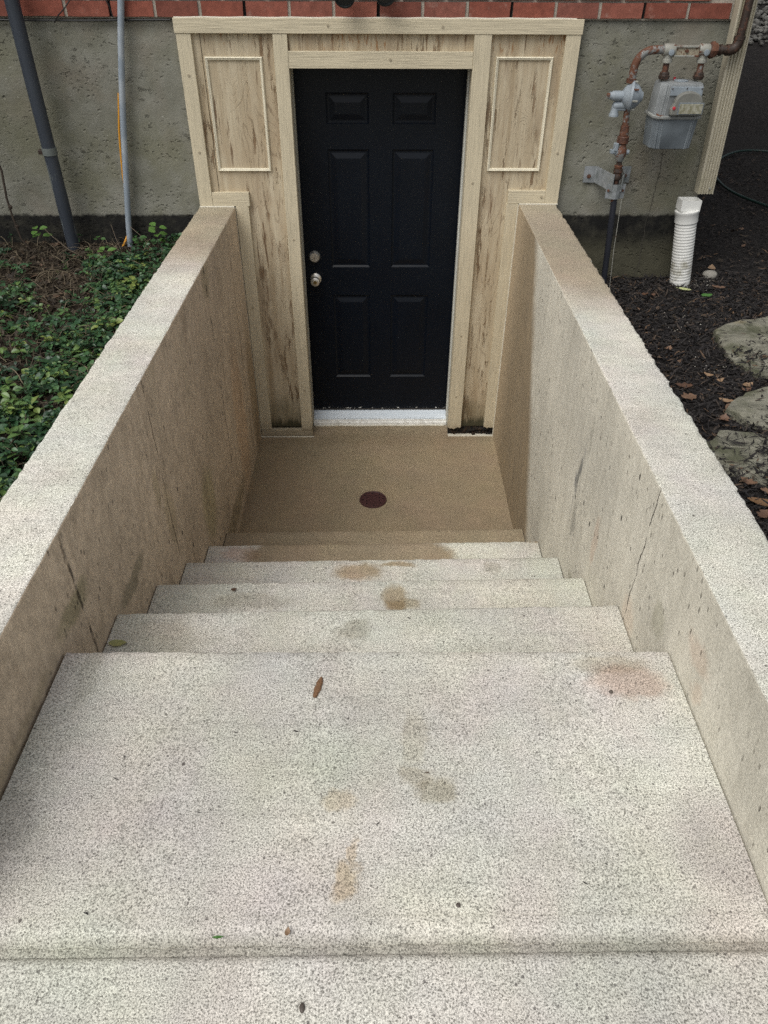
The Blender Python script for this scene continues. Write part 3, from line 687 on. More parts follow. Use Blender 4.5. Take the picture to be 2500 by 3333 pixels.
MB().lathe([(0.0002, .066), (.002, .066), (.0022, 0)], (.004, -.706, 0), (0, 0, 1), 40).build('drain_hole', m_void, dr)
mbr = MB(); rim = [(.069, .0005), (.069, .007), (.072, .009), (.079, .008), (.082, .0005)]; v = []; f = []
for k in range(56):
    a = 2*math.pi*k/56
    for r_, z in rim: v.append((.004+r_*math.cos(a), -.706+r_*math.sin(a), z))
for k in range(56):
    for q in range(4): f.append((k*5+q, k*5+q+1, ((k+1) % 56)*5+q+1, ((k+1) % 56)*5+q))
mbr.add(v, f).build('drain_rim', m_dr, dr, smooth=True)

# ------------------------------------------------------------------ metal materials
def metal(name, paint, rust=.5, rcol=((.065, .026, .016), (.17, .070, .036)), rough=.5, sc_=34, met=0):
    g = G(name); n = g.noise(sc_, 5, .7); n2 = g.noise(90, 3, .6)
    p = g.mix(1.0, paint, g.ramp(g.noise(14, 4, .6), [(.3, .78), (.7, 1.1)]), 'MULTIPLY')
    th = .72-rust*.36
    m = g.step(n, th-.02, th+.05)
    col = g.mix(m, p, g.mix(n2, *rcol))
    return g.fin(col, g.math('ADD', rough, g.math('MULTIPLY', m, .3), clamp=True), g.bump(g.math('ADD', m, n2), .4, .0015), metal=met)
m_gray = metal('grey_blue_paint', (.27, .31, .345), .12); m_grayr = metal('grey_paint_rusting', (.225, .235, .23), .66, sc_=14)
m_rust = metal('rusty_iron', (.075, .035, .024), .7); m_blk = metal('black_pipe_paint', (.022, .024, .032), .05, rough=.38)
m_dkr = metal('dark_rusty_iron', (.035, .022, .016), .5, ((.05, .022, .014), (.10, .045, .025)))
m_meter = metal('meter_grey', (.235, .25, .255), .0, rough=.45, sc_=8); m_meterd = metal('meter_case_lower', (.17, .195, .215), .0, rough=.5, sc_=8)
m_silver = metal('pale_grey_casting', (.30, .30, .265), .42, sc_=16)
g = G('red_plastic'); m_red = g.fin((.50, .035, .05), .5)

def smoothpts(p, k=6):
    p = [Vector(q) for q in p]; out = []
    for i in range(len(p)-1):
        a, b, c, d = p[max(i-1, 0)], p[i], p[i+1], p[min(i+2, len(p)-1)]
        for j in range(k):
            t = j/k; out.append(.5*((2*b)+(c-a)*t+(2*a-5*b+4*c-d)*t*t+(-a+3*b-3*c+d)*t**3))
    return out+[p[-1]]
# ------------------------------------------------------------------ left side: drain pipe, conduit, cable, wires
g = G('dark_pipe_peeling'); n = g.noise(1, 5, .7, vec=g.map(g.P, scale=(16, 16, 4))); s = g.sep(g.P)
lo = g.math('SUBTRACT', 1.0, g.step(s[2], 1.55, 1.95))
m_pp = g.fin(g.mix(g.math('MULTIPLY', g.step(n, .52, .58), lo), g.mix(g.noise(5, 3), (.024, .030, .042), (.050, .060, .076)), (.13, .145, .145)), .45, g.bump(n, .4, .002))
dp = empty('vent_pipe', (-1.645, -.06, 1.28), 'thick dark grey vertical pipe against the foundation, left of the thin conduit', 'pipe')
MB().tube([(-1.648, -.06, 1.15), (-1.648, -.062, 2.0), (-1.636, -.065, 5.5)], .0335, 24).build('pipe_tube', m_pp, dp, smooth=True)
g = G('clamp_metal'); m_clamp = g.fin(g.mix(g.noise(50), (.10, .115, .11), (.17, .19, .18)), .5)
MB().lathe([(0, .034), (0, .0375), (.034, .0375), (.034, .034)], (-1.648, -.0615, 1.752), (0, 0, 1), 24).build('pipe_clamp', m_clamp, dp, smooth=True)
MB().box((-1.70, -.085, 1.757), (-1.676, -.05, 1.778)).build('clamp_bolt', m_dkr, dp, bevel=.003)
cd = empty('conduit', (-1.35, 0, 1.27), 'thin pale blue-grey conduit leaning up the foundation wall', 'conduit')
g = G('conduit_plastic'); n = g.noise(7, 4, .6); m_cond = g.fin(g.mix(g.step(n, .45, .62), (.255, .30, .35), (.34, .38, .42)), .45)
pts = [(-1.350, -.015, 1.15), (-1.347, -.012, 1.30), (-1.305, -.006, 1.60), (-1.252, -.004, 1.94), (-1.205, -.002, 2.20), (-1.160, -.001, 2.42), (-1.02, 0, 3.1), (-.88, 0, 3.8)]
MB().tube(smoothpts(pts), .0158, 16).build('conduit_tube', m_cond, cd, smooth=True)
g = G('yellow_sheath'); m_yel = g.fin((.62, .28, .02), .5)
yc = MB().tube([(-1.262, .020, 2.02), (-1.276, .012, 1.94), (-1.292, .010, 1.86), (-1.303, .008, 1.78), (-1.312, .006, 1.70), (-1.318, .004, 1.64), (-1.322, .010, 1.58), (-1.338, .020, 1.45), (-1.352, .012, 1.34), (-1.370, -.02, 1.30), (-1.385, -.03, 1.275), (-1.40, -.03, 1.255)], .0055, 8).build('cable', m_yel, smooth=True)
tag(yc, 'thin yellow-orange cable bowing out behind the pale conduit', 'cable')
g = G('black_rubber'); m_cab = g.fin((.012, .012, .013), .5)
pts = [(x, .018+.004*math.sin(x*9), 2.328+.004*math.sin(x*5.3)-.004*abs(math.sin(x*2.1))) for x in np.arange(-2.3, -.93, .05)]
o = MB().tube(pts, .004, 8).build('cable', m_cab, smooth=True); tag(o, 'thin black cable running under the bricks left of the door surround', 'cable')
o = MB().tube([(-1.50, .010, 2.315), (-1.47, .0, 2.345), (-1.43, -.004, 2.375), (-1.40, -.002, 2.405), (-1.33, 0, 2.43), (-1.27, -.002, 2.432), (-1.235, -.003, 2.41), (-1.222, -.001, 2.38), (-1.215, .004, 2.335)], .0028, 8).build('cable', m_cab, smooth=True)
tag(o, 'loose black wire looping over the bricks between the thick pipe and the conduit', 'cable')
g = G('vine_bark'); m_vine = g.fin(g.mix(g.noise(60), (.025, .018, .013), (.075, .055, .04)), .9)
vn = empty('vine', (-1.91, -.1, 1.28), 'bare dark vine stem with knots at the far left of the foundation', 'vine')
MB().tube([(-1.86, -.10, 1.26), (-1.907, -.1, 1.34), (-1.922, -.09, 1.45), (-1.927, -.085, 1.544), (-1.913, -.08, 1.68), (-1.95, -.06, 1.85), (-2.0, -.03, 2.1)], [.004, .005, .005, .006, .006, .005, .004], 8).build('stem', m_vine, vn, smooth=True)
for p in ((-1.920, -.088, 1.50), (-1.915, -.09, 1.40)):
    MB().lathe([(-.012, .002), (-.006, .010), (.004, .012), (.012, .003)], p, (.2, .1, 1), 8).build('knot', m_vine, vn, smooth=True)

# ------------------------------------------------------------------ gas riser, regulator, valve, bracket
gas = empty('gas_riser', (1.29, -.13, 1.05), 'rusty grey gas pipe with valve and round regulator rising right of the door surround', 'gas pipe')
GX, GY = 1.28, -.13
MB().tube([(1.318, -.15, .98), (1.303, -.14, 1.3), (1.287, -.13, 1.60)], .0165, 18).build('riser_pipe', m_blk, gas, smooth=True)
MB().tube([(1.289, -.13, 1.545), (1.285, -.13, 1.585)], .0172, 18).build('riser_collar', m_rust, gas, smooth=True)
MB().lathe([(0, .018), (.004, .023), (.020, .025), (.028, .021), (.034, .021), (.038, .024), (.052, .022), (.056, .016)], (1.282, GY, 1.652), (0, 0, 1), 20).build('pipe_coupling', m_dkr, gas, smooth=True)
MB().tube([(1.284, GY, 1.60), (1.280, GY, 1.77)], .0138, 16).build('pipe_nipple', m_dkr, gas, smooth=True)
MB().lathe([(0, .019), (.012, .022), (.014, .018)], (1.280, GY, 1.708), (0, 0, 1), 16).build('pipe_coupling', m_rust, gas, smooth=True)
vb = MB().lathe([(0, .016), (.006, .021), (.018, .022), (.026, .027), (.046, .029), (.062, .026), (.070, .022), (.080, .022), (.084, .018)], (1.278, GY, 1.740), (0, 0, 1), 20).build('valve_body', m_grayr, gas, smooth=True)
MB().lathe([(0, .017), (.012, .017), (.014, .012), (.030, .011)], (1.262, GY-.002, 1.786), (-1, -.15, 0), 16).build('valve_stem', m_gray, vb, smooth=True)
MB().box((1.222, GY-.012, 1.778), (1.238, GY+.012, 1.796)).build('valve_tang', m_gray, vb, bevel=.002)
MB().lathe([(0, .012), (.018, .012), (.020, .006)], (1.300, GY, 1.784), (1, 0, 0), 12).build('valve_plug', m_gray, vb, smooth=True)
MB().box((1.236, GY-.022, 1.790), (1.256, GY+.010, 1.828)).build('valve_lug', m_gray, vb, bevel=.004)
MB().lathe([(0, .028), (.002, .030), (.030, .030), (.033, .027), (.034, .020)], (1.277, GY, 1.825), (0, 0, 1), 8).build('union_nut', m_rust, gas)
MB().lathe([(0, .021), (.010, .023), (.022, .021), (.034, .021), (.036, .016)], (1.277, GY, 1.860), (0, 0, 1), 18).build('pipe_collar', m_grayr, gas, smooth=True)
MB().lathe([(0, .021), (.022, .021), (.024, .015)], (1.276, GY, 1.882), (0, 0, 1), 18).build('pipe_collar', m_rust, gas, smooth=True)
MB().tube([(1.276, GY, 1.90), (1.268, GY, 2.02)], .0155, 16).build('pipe_nipple', m_grayr, gas, smooth=True)
# regulator: two bolted discs seen nearly edge-on, a cone, a spring barrel and a vent body
rg = MB().lathe([(-.048, .020), (-.040, .034), (-.026, .050), (-.010, .058), (-.006, .066), (.006, .066), (.010, .058), (.026, .050), (.038, .036), (.046, .024), (.054, .018), (.056, 0)], (1.278, GY-.005, 2.036), (1, -.28, 0), 36).build('regulator_body', m_gray, gas, smooth=True)
MB().lathe([(-.003, .0705), (.003, .0705)], (1.278, GY-.005, 2.036), (1, -.28, 0), 36).build('regulator_flange', m_gray, rg, smooth=True)
MB().lathe([(0, .023), (.07, .0225), (.078, .021), (.084, .017), (.094, .0165), (.095, 0)], (1.262, GY-.005, 2.036), (-1, -.05, .03), 24).build('spring_barrel', m_gray, rg, smooth=True)
MB().lathe([(0, .012), (.012, .012)], (1.168, GY-.010, 2.039), (-1, -.05, .03), 6).build('barrel_cap', m_grayr, rg)
MB().lathe([(0, .022), (.05, .020), (.058, .015)], (1.254, GY, 1.998), (-1, 0, -.10), 20).build('inlet_body', m_gray, rg, smooth=True)
MB().lathe([(0, .016), (.02, .018), (.036, .022), (.040, .024), (.048, .024), (.049, 0)], (1.208, GY, 1.995), (0, 0, -1), 22).build('vent_cap', m_gray, rg, smooth=True)
MB().box((1.205, GY-.016, 1.972), (1.262, GY+.016, 2.006)).build('inlet_block', m_gray, rg, bevel=.006)
mb = MB()
for k in range(8):
    a = 2*math.pi*k/8+.2; ax = Vector((1, -.28, 0)).normalized(); p = Vector((1.278, GY-.005, 2.036))+Vector((0, math.cos(a), math.sin(a)))*.064
    MB().lathe([(-.012, .0045), (.014, .0045)], p, ax, 6).build('flange_bolt', m_silver, rg)

MB().lathe([(0, .022), (.018, .024), (.020, .017)], (1.264, GY, 2.092), (0, 0, 1), 16).build('union_nut', m_rust, gas, smooth=True)
pts = []; 
for k in range(11):
    a = math.pi/2*k/10; pts.append((1.345-.078*math.cos(a), GY, 2.150+.078*math.sin(a)))
MB().tube([(1.265, GY, 2.095), (1.266, GY, 2.12)]+pts+[(1.37, GY, 2.229), (1.405, GY, 2.229)], .0185, 18).build('elbow_pipe', m_grayr, gas, smooth=True)
# wall bracket with pipe clamp
g = G('galvanised'); m_galv = g.fin(g.mix(g.ramp(g.noise(18, 4, .6), [(.35, 0), (.65, 1)]), (.20, .22, .22), (.36, .38, .40)), .45, metal=.3)
br = empty('wall_bracket', (1.25, .03, 1.64), 'bent galvanised wall bracket clamping the black gas riser', 'bracket')
def plate(pts2, z0, z1, t, name, par=br):   # plan polyline extruded in z
    v = []; f = []
    for z in (z0, z1):
        for (x, y) in pts2: v.append((x, y, z))
    n = len(pts2)
    for k in range(n-1): f.append((k, k+1, n+k+1, n+k))
    o = link(name, v, f, m_galv, par); s_ = o.modifiers.new('thick', 'SOLIDIFY'); s_.thickness = t; s_.offset = 0; return o
plate([(1.150, .030), (1.212, .030), (1.216, .026), (1.252, -.130), (1.262, -.152)], 1.598, 1.680, .004, 'bracket_arm')
plate([(1.400, .030), (1.348, .030), (1.344, .026), (1.322, -.130), (1.308, -.152)], 1.598, 1.680, .004, 'bracket_arm')
plate([(1.236, -.134), (1.258, -.137), (1.266, -.150), (1.285, -.156), (1.303, -.150), (1.312, -.137), (1.335, -.134)], 1.560, 1.632, .004, 'clamp_strap')
for x in (1.247, 1.323): MB().lathe([(0, .007), (.007, .006)], (x, -.138, 1.600), (0, -1, 0), 6).build('bolt', m_rust, br)
for (x, z) in ((1.178, 1.630), (1.372, 1.634)): MB().lathe([(0, .011), (.003, .011), (.004, .006), (.012, .006)], (x, .028, z), (0, -1, 0), 8).build('bolt', m_rust, br)
tw = MB().tube([(1.322, -.152, 1.56), (1.327, -.17, 1.3), (1.335, -.20, 1.10), (1.34, -.28, 1.05)], .0016, 6).build('tracer_wire', m_silver, smooth=True)
tag(tw, 'thin pale tracer wire hanging down beside the black gas riser', 'wire')

# ------------------------------------------------------------------ meter manifold bar and meter
mt = empty('gas_meter', (1.52, -.13, 1.82), 'grey gas meter hanging from a rusty manifold bar beside the downspout', 'gas meter')
ZBAR = 2.229
bar = MB(); bar.box((1.435, GY-.012, ZBAR-.024), (1.565, GY+.012, ZBAR+.016)).build('manifold_bar', metal('rust_and_paint', (.34, .30, .22), .58), mt, bevel=.004)
MB().box((1.44, GY-.019, ZBAR+.010), (1.56, GY+.015, ZBAR+.018)).build('bar_flange', m_silver, mt, bevel=.002)
MB().box((1.44, GY-.019, ZBAR-.028), (1.56, GY+.015, ZBAR-.020)).build('bar_flange', m_silver, mt, bevel=.002)
MB().lathe([(0, .008), (.008, .007)], (1.50, GY-.012, ZBAR-.004), (0, -1, 0), 6).build('bolt', m_rust, mt)
for x in (1.418, 1.585):
    te = MB(); te.lathe([(-.028, .023), (-.024, .026), (.020, .026), (.026, .023)], (x, GY, ZBAR), (1, 0, 0), 22)
    te.lathe([(0, .020), (.035, .020), (.038, .024), (.052, .024), (.054, .018)], (x, GY, ZBAR), (0, 0, -1), 20); o = te.build('tee_fitting', m_silver, mt, smooth=True)
    MB().lathe([(0, .013), (.005, .013), (.006, .009)], (x+.004, GY-.024, ZBAR-.008), (0, -1, 0), 16).build('tee_plug', m_gray, mt, smooth=True)
    MB().tube([(x, GY, ZBAR-.05), (x+.001, GY, ZBAR-.105)], .0145, 14).build('pipe_nipple', m_rust if x < 1.5 else m_grayr, mt, smooth=True)
    MB().lathe([(0, .020), (.004, .025), (.016, .027), (.019, .023), (.028, .022), (.032, .018)], (x+.001, GY, ZBAR-.122), (0, 0, 1), 10).build('union_nut', m_dkr, mt)
MB().lathe([(0, .030), (.006, .035), (.022, .035), (.026, .029), (.034, .029)], (1.608, GY, ZBAR), (1, 0, 0), 8).build('union_nut', m_rust, mt)
MB().tube([(1.630, GY, ZBAR), (1.690, GY, ZBAR)], .0185, 16).build('pipe_nipple', m_dkr, mt, smooth=True)
MB().lathe([(0, .023), (.010, .024), (.012, .018)], (1.655, GY, ZBAR), (1, 0, 0), 16).build('pipe_coupling', m_dkr, mt, smooth=True)
oe = empty('outlet_pipe', (1.72, -.13, 2.23), 'dark brown gas outlet pipe turning up in front of the downspout', 'gas pipe')
MB().tube([(1.688, GY, ZBAR), (1.705, GY, ZBAR), (1.722, GY, ZBAR+.004), (1.734, GY, ZBAR+.016), (1.738, GY, ZBAR+.034), (1.739, GY, ZBAR+.052)], .024, 18).build('pipe_elbow', m_dkr, oe, smooth=True)
MB().lathe([(0, .0265), (.014, .0265), (.015, .02)], (1.739, GY, ZBAR+.042), (0, 0, 1), 18).build('elbow_collar', m_dkr, oe, smooth=True)
MB().tube([(1.739, GY, ZBAR+.05), (1.743, GY, 2.6), (1.75, GY, 4.4)], .0185, 16).build('outlet_tube', m_dkr, oe, smooth=True)
# meter case: lower and upper halves with rounded, ribbed corners, flange between, top cover
MX0, MX1, MYF, MYB = 1.392, 1.612, -.215, -.035
def rrect(x0, x1, y0, y1, r, n=5, rib=True):
    p = []
    for cx_, cy_, a0 in ((x0+r, y0+r, math.pi), (x1-r, y0+r, 1.5*math.pi), (x1-r, y1-r, 0), (x0+r, y1-r, .5*math.pi)):
        for k in range(n*3+1):
            a = a0+math.pi/2*k/(n*3); q = r*(1.0+(.07*math.cos(k*math.pi) if rib and k % 3 else 0))
            p.append((cx_+q*math.cos(a), cy_+q*math.sin(a)))
    return p
def loft(sections, mat, name, par, smooth=True):
    v = []; f = []; n = len(sections[0][1])
    for z, pts_ in sections:
        for (x, y) in pts_: v.append((x, y, z))
    for i in range(len(sections)-1):
        for k in range(n): f.append((i*n+k, i*n+(k+1) % n, (i+1)*n+(k+1) % n, (i+1)*n+k))
    f.append(tuple(range(n-1, -1, -1))); f.append(tuple((len(sections)-1)*n+k for k in range(n)))
    return MB().add(v, f).build(name, mat, par, smooth=smooth)
def rr_(d, r=.045): return rrect(MX0+d, MX1-d, MYF+d, MYB-d, r)
loft([(1.812, rr_(.014)), (1.816, rr_(.008)), (1.90, rr_(.003)), (1.949, rr_(0))], m_meterd, 'meter_case_lower', mt)
loft([(1.950, rr_(-.008)), (1.9535, rr_(-.009)), (1.961, rr_(-.009)), (1.964, rr_(-.006))], metal('meter_flange_paint', (.30, .31, .30), .22), 'meter_flange', mt)
top = loft([(1.9645, rr_(0)), (2.03, rr_(.004)), (2.088, rr_(.008)), (2.096, rr_(.012)), (2.100, rr_(.022))], m_meter, 'meter_case_upper', mt)
MB().lathe([(0, .034), (.004, .034), (.005, .030), (.006, 0)], (1.508, -.125, 2.1002), (0, 0, 1), 28).build('top_cap', m_gray, mt, smooth=True)
MB().lathe([(0, .006), (.012, .006)], (1.487, -.09, 2.100), (0, 0, 1), 8).build('seal_tag', m_red, mt)
MB().box((1.437, MYF-.0035, 2.050), (1.590, MYF+.008, 2.088)).build('maker_plate', m_gray, mt, bevel=.002)
# index dome with window
poly = []
for k in range(17):
    a = math.pi*k/16; poly.append((1.526+.068*math.cos(a)*(1 if abs(math.cos(a)) < .99 else 1), 2.022+.050*math.sin(a)))
poly = [(1.604, 1.968), (1.606, 1.995)]+poly+[(1.446, 1.995), (1.448, 1.968)]
ix = MB().prism(poly, 1, MYF-.030, MYF+.002).build('index_cover', metal('index_cover_plastic', (.20, .20, .18), .0, rough=.35), mt, bevel=.007)
MB().box((1.478, MYF-.0345, 1.974), (1.600, MYF-.0302, 2.026)).build('window_frame', m_meterd, ix, bevel=.0015)
g = G('dirty_dial_window'); n = g.noise(1, 4, .6, vec=g.map(g.P, scale=(60, 40, 44)))
MB().box((1.484, MYF-.037, 1.978), (1.595, MYF-.0346, 2.021)).build('dial_window', g.fin(g.mix(g.ramp(n, [(.38, 0), (.62, 1)]), (.22, .21, .14), (.40, .39, .32)), .35), ix, bevel=.001)
MB().lathe([(0, .0075), (.004, .0075), (.005, .004)], (1.459, MYF-.030, 2.002), (0, -1, 0), 12).build('seal_screw', m_red, ix)
for (x, z) in ((1.443, 2.080), (1.584, 2.080), (1.512, 2.081)): MB().lathe([(0, .003), (.003, .003)], (x, MYF-.0034, z), (0, -1, 0), 8).build('screw', m_dkr, mt)
MB().lathe([(-.004, .020), (.012, .020), (.013, 0)], (MX0+.024, MYF+.018, 1.957), (0, -.3, 1), 14).build('flange_clip', m_rust, mt, smooth=True)

# ------------------------------------------------------------------ downspout and drain stand
g = G('cream_aluminium'); s = g.sep(g.P)
n = g.noise(1, 5, .65, vec=g.map(g.P, scale=(40, 40, 2.5)))
m_ds = g.fin(g.mix(g.math('MULTIPLY', g.step(n, .50, .66), .6), (.44, .405, .315), (.22, .20, .115)), .5, g.bump(n, .1, .001))
ds = empty('downspout', (1.79, -.05, 1.57), 'corrugated cream downspout running down the house corner above the white pipe', 'downspout')
X0, X1, YF, YB = 1.745, 1.828, -.092, -.030
poly = [(X0, YB), (X0, YF+.004), (X0+.004, YF)]
nr = 5; w_ = (X1-X0-.012)/nr
for k in range(nr):
    a = X0+.008+k*w_; poly += [(a+w_*.12, YF), (a+w_*.30, YF+.009), (a+w_*.62, YF+.009), (a+w_*.80, YF)]
poly += [(X1-.004, YF), (X1, YF+.004), (X1, YB)]
v = []; f = []; n_ = len(poly); zs = [1.570, 1.9, 2.42, 5.6]; offx = [0, -.012, -.030, -.035]
for z, ox in zip(zs, offx):
    for (x, y) in poly: v.append((x+ox, y, z))
for i in range(len(zs)-1):
    for k in range(n_): f.append((i*n_+k, i*n_+(k+1) % n_, (i+1)*n_+(k+1) % n_, (i+1)*n_+k))
o = link('downspout_tube', v, f, m_ds, ds); sm_ = o.modifiers.new('thick', 'SOLIDIFY'); sm_.thickness = .0015
MB().lathe([(0, .006), (.004, .005)], (1.80, YF-.0005, 1.60), (0, -1, 0), 10).build('screw', m_silver, ds)
g = G('white_pvc'); s = g.sep(g.P); n = g.noise(12, 5, .7)
grime = g.math('MULTIPLY', g.step(n, .46, .66), g.math('SUBTRACT', 1.0, g.step(s[2], 1.16, 1.40)))
m_pvc = g.fin(g.mix(g.math('MULTIPLY', grime, .8), (.74, .74, .71), (.22, .20, .12)), .4)
st = empty('drain_standpipe', (1.765, -.095, 1.1), 'white ribbed standpipe with a square adapter under the downspout', 'drain pipe')
prof = []; z = 0
while z < .34: prof += [(z, .0560), (z+.006, .0562), (z+.009, .0545), (z+.013, .0543)]; z += .016
ax = Vector((-.045, .01, .33)).normalized()
MB().lathe([(-.08, .055)]+prof, (1.765, -.095, 1.105), ax, 36).build('ribbed_pipe', m_pvc, st, smooth=True)
top_ = Vector((1.765, -.095, 1.105))+ax*.325
MB().lathe([(0, .0605), (.045, .0605), (.050, .064), (.060, .064), (.062, .058), (.062, .045)], top_, ax, 36).build('pipe_collar', m_pvc, st, smooth=True)
q = top_+ax*.0625; bx_ = MB()
hx, hy, hh = .052, .040, .055
for (x0, x1, y0, y1) in ((-hx, hx, -hy, -hy+.003), (-hx, hx, hy-.003, hy), (-hx, -hx+.003, -hy+.003, hy-.003), (hx-.003, hx, -hy+.003, hy-.003)):
    bx_.box((q.x+x0, q.y+y0, q.z), (q.x+x1, q.y+y1, q.z+hh))
bx_.build('square_adapter', m_pvc, st); MB().box((q.x-hx+.004, q.y-hy+.004, q.z+.0005), (q.x+hx-.004, q.y+hy-.004, q.z+.003)).build('adapter_floor', m_pvc, st)

# ------------------------------------------------------------------ twin floodlight hanging in at the top edge
fl = empty('floodlight', (-.02, -.06, 2.40), 'black twin-head floodlight on the bricks above the door, just dipping into view', 'floodlight')
g = G('black_lamp_housing'); m_lamp = g.fin((.012, .014, .015), .4)
MB().lathe([(0, .045), (.018, .045), (.022, .03)], (-.02, .018, 2.497), (0, -1, 0), 24).build('mounting_plate', m_lamp, fl, smooth=True)
for sg, x in ((-1, -.10), (1, .06)):
    MB().tube([(-.02+sg*.02, -.01, 2.487), (x+.01*sg, -.05, 2.467), (x, -.06, 2.457)], .009, 10).build('lamp_arm', m_lamp, fl, smooth=True)
    dz = 0 if sg < 0 else .008
    MB().lathe([(0, .022), (.02, .030), (.05, .034), (.085, .047), (.100, .049), (.1005, .043), (.092, .041)], (x, -.02, 2.467+dz), (sg*.15, -.85, -.38), 24).build('lamp_head', m_lamp, fl, smooth=True)

# ------------------------------------------------------------------ right: stones
g = G('fieldstone'); lay = g.noise(1, 5, .65, vec=g.map(g.P, scale=(6, 22, 60), rot=(0, 0, .35))); mo = g.noise(6, 4, .6)
col = g.mix(g.ramp(lay, [(.3, 0), (.7, 1)]), (.12, .118, .095), (.29, .28, .225))
col = g.mix(g.math('MULTIPLY', g.step(mo, .45, .65), .75), col, (.060, .066, .034)); col = g.mix(g.math('MULTIPLY', g.step(g.noise(9, 3, .6, vec=g.map(g.P, loc=(4, 4, 4))), .60, .75), .5), col, (.30, .24, .13))
m_stone = g.fin(col, .9, g.bump(g.math('ADD', lay, g.math('MULTIPLY', g.noise(70, 4, .7), .5)), .9, .008), spec=.25)
def stone(poly, z, h, label, seed):
    cx_ = sum(p[0] for p in poly)/len(poly); cy_ = sum(p[1] for p in poly)/len(poly)
    pl = []                          # densify outline
    for i in range(len(poly)):
        a, b = Vector(poly[i]), Vector(poly[(i+1) % len(poly)]); k = max(2, int((b-a).length/.03))
        for q in range(k): pl.append(a.lerp(b, q/k))
    n = len(pl); v = []; f = []
    rings_ = [(1.0, -.10), (1.0, -h*.3), (.998, -.006), (.990, -.001), (.96, 0)]+[(s_, 0) for s_ in (.86, .76, .64, .5, .36, .2, .08)]
    for s_, dz in rings_:
        for p in pl:
            x = cx_+(p.x-cx_)*s_; y = cy_+(p.y-cy_)*s_
            e = nz(x*1.0, y, seed, 9, .022)+nz(x, y, seed+3, 34, .010)
            d = Vector((p.x-cx_, p.y-cy_)).normalized()
            if s_ > .95: x += d.x*e; y += d.y*e
            v.append((x, y, z-.008+dz+nz(x, y, seed, 4, .024)+nz(x*.5, y*3, seed, 12, .011)+nz(x, y, seed, 50, .0035)))
    for i in range(len(rings_)-1):
        for k in range(n): f.append((i*n+k, i*n+(k+1) % n, (i+1)*n+(k+1) % n, (i+1)*n+k))
    f.append(tuple((len(rings_)-1)*n+k for k in range(n)))
    o = MB().add(v, f).build('stepping_stone', m_stone); o.data.polygons.foreach_set('use_smooth', [True]*len(o.data.polygons)); o.data.set_sharp_from_angle(angle=R(40))
    tag(o, label, 'stone'); return o
stone([(1.67, -.98), (1.70, -.80), (1.78, -.74), (2.03, -.65), (2.45, -.62), (2.6, -.95), (2.4, -1.30), (1.95, -1.27), (1.73, -1.27), (1.66, -1.16)], 1.128, .05, 'flat grey-green stone in the mulch farthest from the camera, nearest the white standpipe', 1)
stone([(1.44, -1.61), (1.515, -1.51), (1.70, -1.42), (2.1, -1.36), (2.3, -1.6), (2.1, -1.80), (1.6, -1.76), (1.50, -1.70)], 1.150, .05, 'middle flat mossy stone in the mulch, yellowish on top', 5)
stone([(1.275, -1.85), (1.36, -1.77), (1.58, -1.77), (2.0, -1.82), (2.1, -2.1), (1.7, -2.22), (1.42, -2.13), (1.30, -2.05), (1.25, -1.95)], 1.135, .05, 'nearest and darkest flat stone, half covered in mulch beside the retaining wall', 9)

# ------------------------------------------------------------------ loose ground cover made of many small pieces
def scatter(name, n, pos, maker, mat, label, cat, group=None):
    V = []; F = []; A = []
    for _ in range(n):
        p = pos()
        if p is None: continue
        v, f, a = maker(p); b = len(V); V += v; F += [tuple(i+b for i in q) for q in f]; A += [a]*len(v)
    o = link(name, V, F, mat, attr=A); tag(o, label, cat, group, 'stuff'); return o
def inpoly(x, y, poly):
    c = False; n = len(poly)
    for i in range(n):
        a, b = poly[i], poly[i-1]
        if (a[1] > y) != (b[1] > y) and x < (b[0]-a[0])*(y-a[1])/(b[1]-a[1])+a[0]: c = not c
    return c
def chip(p, L=None, wd=None, tilt=.35):
    x, y, z = p; L = L or rnd.choice((rnd.uniform(.008, .022), rnd.uniform(.018, .055))); wd = wd or rnd.uniform(.0018, .0058)
    a = rnd.uniform(0, math.pi) if rnd.random() < .45 else rnd.gauss(.2, .6); t = rnd.gauss(0, tilt); ro = rnd.uniform(-.8, .8)
    d = Vector((math.cos(a)*math.cos(t), math.sin(a)*math.cos(t), math.sin(t))); s_ = Vector((-math.sin(a), math.cos(a), 0)); s_ = (s_*math.cos(ro)+d.cross(s_)*math.sin(ro)); u_ = d.cross(s_)
    c = Vector((x, y, z+abs(math.sin(t))*L*.4+.002)); h_ = wd*.35; bend = rnd.uniform(-.15, .15)*L
    v = []
    for k, (q, ww) in enumerate(((-.5, .35), (0, 1), (.5, .3))):
        m = c+d*L*q+s_*(bend if k == 1 else 0); v += [m-s_*wd*ww+u_*h_*.2, m+s_*wd*ww+u_*h_*.2, m+u_*(h_*1.4*ww+.0006)]
    f = [(0, 3, 5, 2), (2, 5, 4, 1), (3, 6, 8, 5), (5, 8, 7, 4), (0, 2, 1), (6, 7, 8)]
    return [tuple(q) for q in v], f, rnd.random()
g = G('mulch_shreds'); a = g.attr('shade')
col = g.ramp(a, [(0, (.007, .006, .007)), (.45, (.018, .016, .016)), (.80, (.034, .030, .029)), (.93, (.060, .045, .035)), (1, (.12, .075, .045))])
col = g.mix(1.0, col, g.ramp(g.noise(80, 3, .6), [(.3, .7), (.7, 1.3)]), 'MULTIPLY')
m_mulch = g.fin(col, .8, spec=.35)
